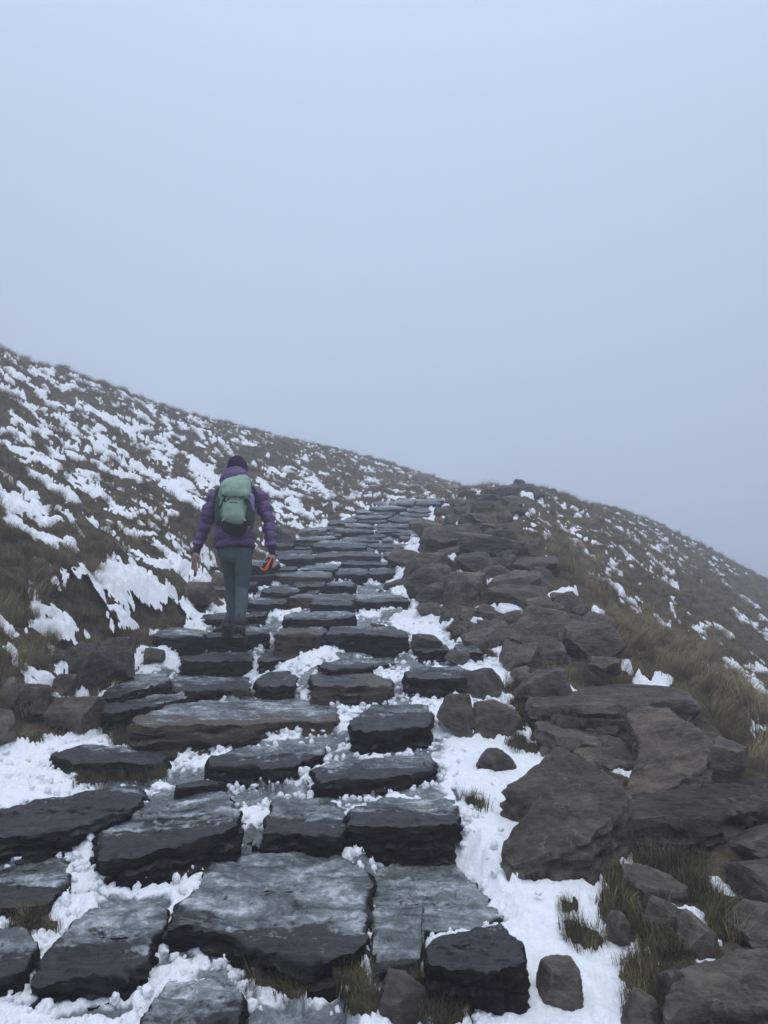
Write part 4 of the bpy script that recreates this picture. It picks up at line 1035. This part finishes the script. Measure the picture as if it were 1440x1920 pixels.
FG = {  # fingers: chains of three joints from the palm
 'l0': ['lpa', (371,1052,6.25,.010), (373,1059,6.25,.009), (373,1066,6.26,.007)],
 'l1': ['lpa', (367,1056,6.27,.010), (369,1064,6.26,.009), (370,1071,6.25,.007)],
 'l2': ['lpa', (364,1056,6.28,.010), (365,1065,6.28,.009), (367,1073,6.27,.007)],
 'l3': ['lpa', (361,1054,6.29,.010), (361,1062,6.29,.009), (364,1069,6.29,.007)],
 'lt': ['lpa', (374,1044,6.24,.011), (375,1051,6.23,.010), (375,1058,6.23,.008)],
 'r0': ['rpa', (507,1056,6.19,.010), (503,1060,6.17,.009), (500,1058,6.16,.007)],
 'r1': ['rpa', (510,1057,6.20,.010), (507,1062,6.17,.009), (503,1062,6.155,.007)],
 'r2': ['rpa', (513,1056,6.21,.010), (511,1062,6.18,.009), (507,1065,6.16,.007)],
 'r3': ['rpa', (515,1053,6.22,.010), (515,1060,6.20,.009), (512,1065,6.17,.007)],
 'rt': ['rpa', (503,1046,6.20,.011), (499,1049,6.18,.010), (496,1052,6.17,.008)]}
names = list(J); VV = [W(*J[k][:3]) for k in names]; RR = [J[k][3] for k in names]; EE = [(names.index(a), names.index(b)) for a, b in E]
for k, ch in FG.items():
    p0 = names.index(ch[0])
    for q in ch[1:]:
        VV.append(W(*q[:3])); RR.append(q[3]); EE.append((p0, len(VV)-1)); p0 = len(VV)-1
me = bpy.data.meshes.new('person'); org = W(441, 1219, 6.2)
me.from_pydata([tuple(v-org) for v in VV], EE, []); me.materials.append(SKIN)
me.skin_vertices.new() if hasattr(me.skin_vertices, 'new') else None
body = bpy.data.objects.new('person', me); col.objects.link(body); body.location = tuple(org)
mo = body.modifiers.new('skin', 'SKIN'); mo.use_smooth_shade = True
if me.skin_vertices:
    for i, r in enumerate(RR):
        me.skin_vertices[0].data[i].radius = (r, r)
    me.skin_vertices[0].data[0].use_root = True
body.modifiers.new('sub', 'SUBSURF').levels = 1
body.modifiers['sub'].render_levels = 2
tag(body, 'person in purple puffer jacket, green leggings and dark beanie climbing the steps, seen from behind', 'person')
def child(name, vf, mat, parent=body, o0=org, sharp=60):
    V, Fq = vf; o = link_mesh(name, np.asarray(V)-o0, Fq, mat, parent, True, sharp); return o
# jacket
torso = loft(key((441,1028,6.26,.175,.145),(441,1018,6.26,.178,.15),(441,1000,6.27,.172,.145),(442,975,6.28,.168,.14),(443,950,6.30,.178,.14),(444,932,6.31,.185,.13),(444,920,6.32,.165,.115),(444,910,6.33,.115,.095),(444,903,6.34,.08,.08)), 98, 44, 2.3, .10, 7, .016, seed=1)
jacket = child('jacket', torso, PU)
sl = loft(key((415,924,6.32,.06,.06),(403,935,6.31,.066,.066),(393,960,6.30,.062,.064),(384,985,6.30,.056,.058),(376,1010,6.29,.052,.052),(370,1027,6.28,.044,.044)), 98, 26, 2, .22, 7, .014, seed=3)
sr = loft(key((474,924,6.32,.06,.06),(487,935,6.31,.066,.066),(498,960,6.30,.062,.064),(505,985,6.29,.056,.058),(508,1010,6.26,.052,.052),(510,1028,6.24,.044,.044)), 98, 26, 2, .22, 7, .014, seed=5)
child('sleeve', sl, PU, jacket, np.zeros(3)+org); child('sleeve', sr, PU, jacket, org)
hood = loft(key((443,916,6.30,.10,.07),(442,910,6.28,.134,.10),(442,903,6.29,.140,.12),(442,897,6.32,.128,.115),(443,892,6.36,.105,.09)), 40, 34, 2.3, .05, 3, .010, seed=7)
child('hood', hood, PU, jacket, org)
child('hem', loft(key((441,1030,6.26,.165,.135),(441,1025,6.26,.174,.145),(441,1020,6.26,.172,.142)), 10, 36, 2.3), PUD, jacket, org)
for a in (((370,1026,6.28,.034,.034),(369,1034,6.28,.031,.031),(368,1043,6.275,.028,.028)), ((510,1027,6.24,.034,.034),(510,1034,6.23,.031,.031),(510,1042,6.225,.028,.028))):
    child('cuff', loft(key(*a), 12, 20), PUD, jacket, org)
child('beanie', loft(key((445,887,6.36,.094,.10),(445,876,6.36,.093,.10),(445,867,6.37,.083,.088),(445,860,6.37,.060,.062),(445,855,6.37,.03,.03)), 30, 30, 2.1, 0, 0, .004), WOOL)
# leggings
rl = loft(key((455,1028,6.25,.088,.10),(455,1042,6.24,.083,.10),(456,1060,6.24,.078,.088),(455,1085,6.24,.064,.072),(453,1105,6.24,.055,.062),(453,1122,6.20,.057,.062),(452,1140,6.15,.052,.056),(449,1158,6.10,.040,.044),(449,1168,6.08,.037,.042)), 60, 26, 2, 0, 0, .006, seed=2)
ll = loft(key((429,1028,6.28,.085,.10),(429,1042,6.29,.080,.098),(431,1060,6.33,.074,.085),(433,1085,6.38,.062,.07),(434,1105,6.42,.054,.06),(435,1122,6.43,.055,.06),(435,1140,6.43,.049,.054),(432,1158,6.42,.039,.042),(430,1168,6.42,.037,.04)), 60, 26, 2, 0, 0, .006, seed=4)
pel = loft(key((441,1015,6.26,.14,.11),(441,1030,6.26,.158,.12),(441,1042,6.26,.15,.12),(441,1054,6.27,.10,.09)), 24, 30, 2.2, 0, 0, .005)
child('leggings', merge(rl, ll, pel), LEG)
def boot(hx, hy, hY, tx, ty, tY, ankx, anky, ankY):
    """heel and toe of the sole, and the ankle opening"""
    h, t, a = W(hx, hy, hY), W(tx, ty, tY), W(ankx, anky, ankY)
    d = t-h; Lg = np.linalg.norm(d); d /= Lg
    side = np.cross(d, [0, 0, 1.0]); side /= np.linalg.norm(side); up = np.cross(side, d)
    if up@(a-h) < 0: up = -up
    K = [(0.0, .030, .030), (.05, .050, .05), (.25, .050, .06), (.5, .052, .05), (.75, .060, .04), (.93, .05, .034), (1.0, .02, .02)]
    rows = [list(h+d*Lg*s+up*(.02+b))+[w, b] for s, w, b in K]
    up_ = loft(rows, 24, 20, 2.4, 0, 0, .004, axis=up)
    st = [list(h+d*Lg*.22+up*.05)+[.052, .06], list(h+d*Lg*.18+up*.10)+[.05, .055], list(a)+[.052, .055], list(a+(a-h)*.12)+[.055, .056]]
    sh = loft(st, 20, 20, 2.2, .05, 3, .003, axis=d)
    b = child('boot', merge(up_, sh), BOOT)
    V = []; n = 18
    for lv in (-.012, .018):
        for j in range(n):
            th = 2*PI*j/n; c, s = math.cos(th), math.sin(th)
            V.append(h+d*(Lg*.5+c*Lg*.55)+side*s*(.056+.008*c)+up*lv)
    Fq = [tuple(range(n)), tuple(range(2*n-1, n-1, -1))]+[(j, n+j, n+(j+1) % n, (j+1) % n) for j in range(n)]
    child('sole', (np.array(V), Fq), SOLE, b)
    for k in range(6):
        c0 = h+d*Lg*(.02+k*.19)-up*.018; q = []
        for sx in (-1, 1):
            for sy in (-1, 1):
                for sz in (-1, 1): q.append(c0+side*sx*.046+d*sy*.014+up*sz*.008)
        child('lug', (np.array(q), [(0,1,3,2),(4,6,7,5),(0,4,5,1),(2,3,7,6),(0,2,6,4),(1,5,7,3)]), SOLE, b)
    lp = loft([list(a+d*-.045+up*.0)+[.006, .012], list(a-d*.055+(a-h)*.25)+[.006, .012], list(a-d*.045+(a-h)*.35)+[.005, .01]], 8, 8)
    child('heel_loop', lp, PUD, b)
boot(446, 1192, 6.02, 450, 1217, 6.19, 449, 1166, 6.085)
boot(427, 1190, 6.40, 425, 1185, 6.63, 430, 1166, 6.42)

# backpack (a thing of its own)
bo = W(441, 992, 6.12)
bp = empty('backpack', tuple(bo)); tag(bp, 'pale green hiking backpack with dark side pockets on the walker\'s back', 'backpack')
def bpart(name, vf, mat, parent=None):
    V, Fq = vf; return link_mesh(name, np.asarray(V)-bo, Fq, mat, bp if parent is None else parent, True, 55)
main = bpart('main_bag', loft(key((441,990,6.13,.095,.075),(441,984,6.11,.135,.10),(441,965,6.10,.155,.105),(441,940,6.11,.152,.10),(441,920,6.14,.135,.09),(442,910,6.17,.12,.07)), 44, 36, 2.8, 0, 0, .010, seed=9), MINT2)
bpart('bag_base', loft(key((441,994,6.14,.07,.07),(441,990,6.12,.11,.095),(441,981,6.09,.128,.112),(441,977,6.10,.13,.105)), 16, 32, 2.8), BLK)
bpart('front_pocket', loft(key((438,980,6.03,.075,.03),(438,972,6.00,.092,.045),(438,952,6.00,.092,.045),(438,938,6.01,.085,.04),(438,932,6.03,.06,.03)), 26, 28, 2.8, 0, 0, .006, seed=12), MINT)
lid = bpart('lid', loft(key((440,935,6.02,.10,.03),(441,930,6.02,.118,.06),(442,921,6.06,.128,.085),(442,912,6.10,.135,.09),(442,907,6.14,.13,.07)), 26, 34, 3.2, 0, 0, .014, seed=13), MINT)
for x in (413, 468):
    bpart('side_pocket', loft(key((x,982,6.10,.03,.05),(x,972,6.08,.042,.072),(x,950,6.09,.040,.070),(x,938,6.11,.034,.06)), 20, 20, 2.6, 0, 0, .005), DGRN)
def ribbon(pts, w=.012, th=.004, mat=BLK, name='strap', par=None, fr=None):
    rows = [list(W(*p))+[w/2, th] for p in pts]; return bpart(name, loft(rows, 14, 8, 3.0), mat, par)
ribbon([(425,928,5.99),(420,936,5.985),(414,948,5.99),(411,956,6.02)]); ribbon([(456,928,5.99),(462,934,5.985),(468,944,5.99)])
ribbon([(433,930,5.97),(426,938,5.965),(420,946,5.985)], .008); ribbon([(455,930,5.97),(460,940,5.965),(463,948,5.985)], .008)
ribbon([(432,932,5.965),(440,931,5.965),(455,933,5.965)], .006)
ribbon([(421,972,5.965),(416,977,5.975)], .016, .004, SIL, 'reflector'); ribbon([(455,971,5.965),(461,977,5.975)], .016, .004, SIL, 'reflector')
ribbon([(411,914,6.22),(406,925,6.20),(404,945,6.19)], .03, .008); ribbon([(473,912,6.22),(479,925,6.20),(478,945,6.19)], .03, .008)
ribbon([(412,929,6.01),(426,931,5.965),(441,932,5.955),(456,931,5.965),(469,929,6.01)], .007, .003, DGRN, 'lid_seam', lid)
ribbon([(424,945,5.975),(438,941,5.955),(452,945,5.975)], .005, .002, DGRN, 'pocket_seam')
for x_ in (421, 461):
    ribbon([(x_,936,5.97),(x_,941,5.968)], .018, .006, BLK, 'buckle')
ribbon([(404,955,6.16),(409,962,6.06),(416,966,6.0)], .01); ribbon([(478,955,6.16),(473,962,6.06),(464,966,6.0)], .01)
ribbon([(436,907,6.06),(443,904,6.07),(450,907,6.06)], .010, .004, MINT2, 'haul_loop')
for s in ((441.5,921.5,442.5,924,.006), (443.8,918.5,444.8,924,.007)):
    ribbon([(s[0],s[1],5.983),(s[2],s[3],5.978)], s[4], .002, DGRN, 'emblem', lid)
bt = link_mesh('bottle', (lambda v: v-W(470, 940, 6.1))(loft(key((471,962,6.06,.032,.032),(470,945,6.06,.033,.033),(470,932,6.07,.032,.032),(469,928,6.08,.020,.020),(469,924,6.08,.020,.020)), 20, 20, 2)[0]),
    loft(key((471,962,6.06,.032,.032),(470,945,6.06,.033,.033),(470,932,6.07,.032,.032),(469,928,6.08,.020,.020),(469,924,6.08,.020,.020)), 20, 20, 2)[1], LIL)
bt.location = tuple(W(470, 940, 6.1)); tag(bt, 'lilac drinking bottle in the right side pocket of the green backpack', 'bottle')
# what the right hand holds
ho_ = W(503, 1058, 6.14)
hp = empty('pouch', tuple(ho_)); tag(hp, 'small black and orange fabric pouch in the walker\'s right hand', 'pouch')
def hpart(name, rows, mat, n=14, m=16, pw=2.6, par=None):
    V, Fq = loft(key(*rows), n, m, pw, 0, 0, .003); return link_mesh(name, V-ho_, Fq, mat, hp if par is None else par, True, 50)
hpart('pouch_body', [(508,1045,6.14,.030,.018),(504,1055,6.13,.038,.020),(500,1065,6.13,.038,.020),(499,1069,6.13,.028,.016)], BLK)
hpart('orange_band', [(509,1045,6.115,.006,.005),(506,1052,6.105,.010,.005),(501,1062,6.10,.014,.005),(498,1069,6.105,.016,.005)], ORG)
hpart('orange_band', [(487,1063,6.12,.005,.005),(492,1067,6.105,.006,.005),(498,1069,6.105,.007,.005)], ORG)
hpart('cord', [(502,1044,6.11,.003,.003),(496,1050,6.105,.003,.003),(497,1055,6.105,.003,.003),(503,1049,6.105,.003,.003)], SIL, 20, 6)

# ---------------------------------------------------------------- hill fog
def box(name, a, b, mat):
    x0, y0, z0 = a; x1, y1, z1 = b
    V = [(x0,y0,z0),(x1,y0,z0),(x1,y1,z0),(x0,y1,z0),(x0,y0,z1),(x1,y0,z1),(x1,y1,z1),(x0,y1,z1)]
    return link_mesh(name, V, [(3,2,1,0),(4,5,6,7),(0,1,5,4),(1,2,6,5),(2,3,7,6),(3,0,4,7)], mat, None, False)
hm = bpy.data.materials.new('hill_fog'); hm.use_nodes = True; hm.node_tree.nodes.clear()
ho = N(hm.node_tree, 'ShaderNodeOutputMaterial'); hv = N(hm.node_tree, 'ShaderNodeVolumePrincipled')
hv.inputs['Color'].default_value = (.93, .955, 1, 1); hv.inputs['Density'].default_value = HAZE; hv.inputs['Anisotropy'].default_value = .2
hm.node_tree.links.new(hv.outputs[0], ho.inputs['Volume'])
zlo = float(G.min())-1; zhi = float(max(G.max(), S.max()))+2
hz = box('haze', (float(X.min())-2, -4.5, zlo), (float(X.max())+2, 78, zhi), hm)
tag(hz, kind='stuff')
print('haze', zlo, zhi)
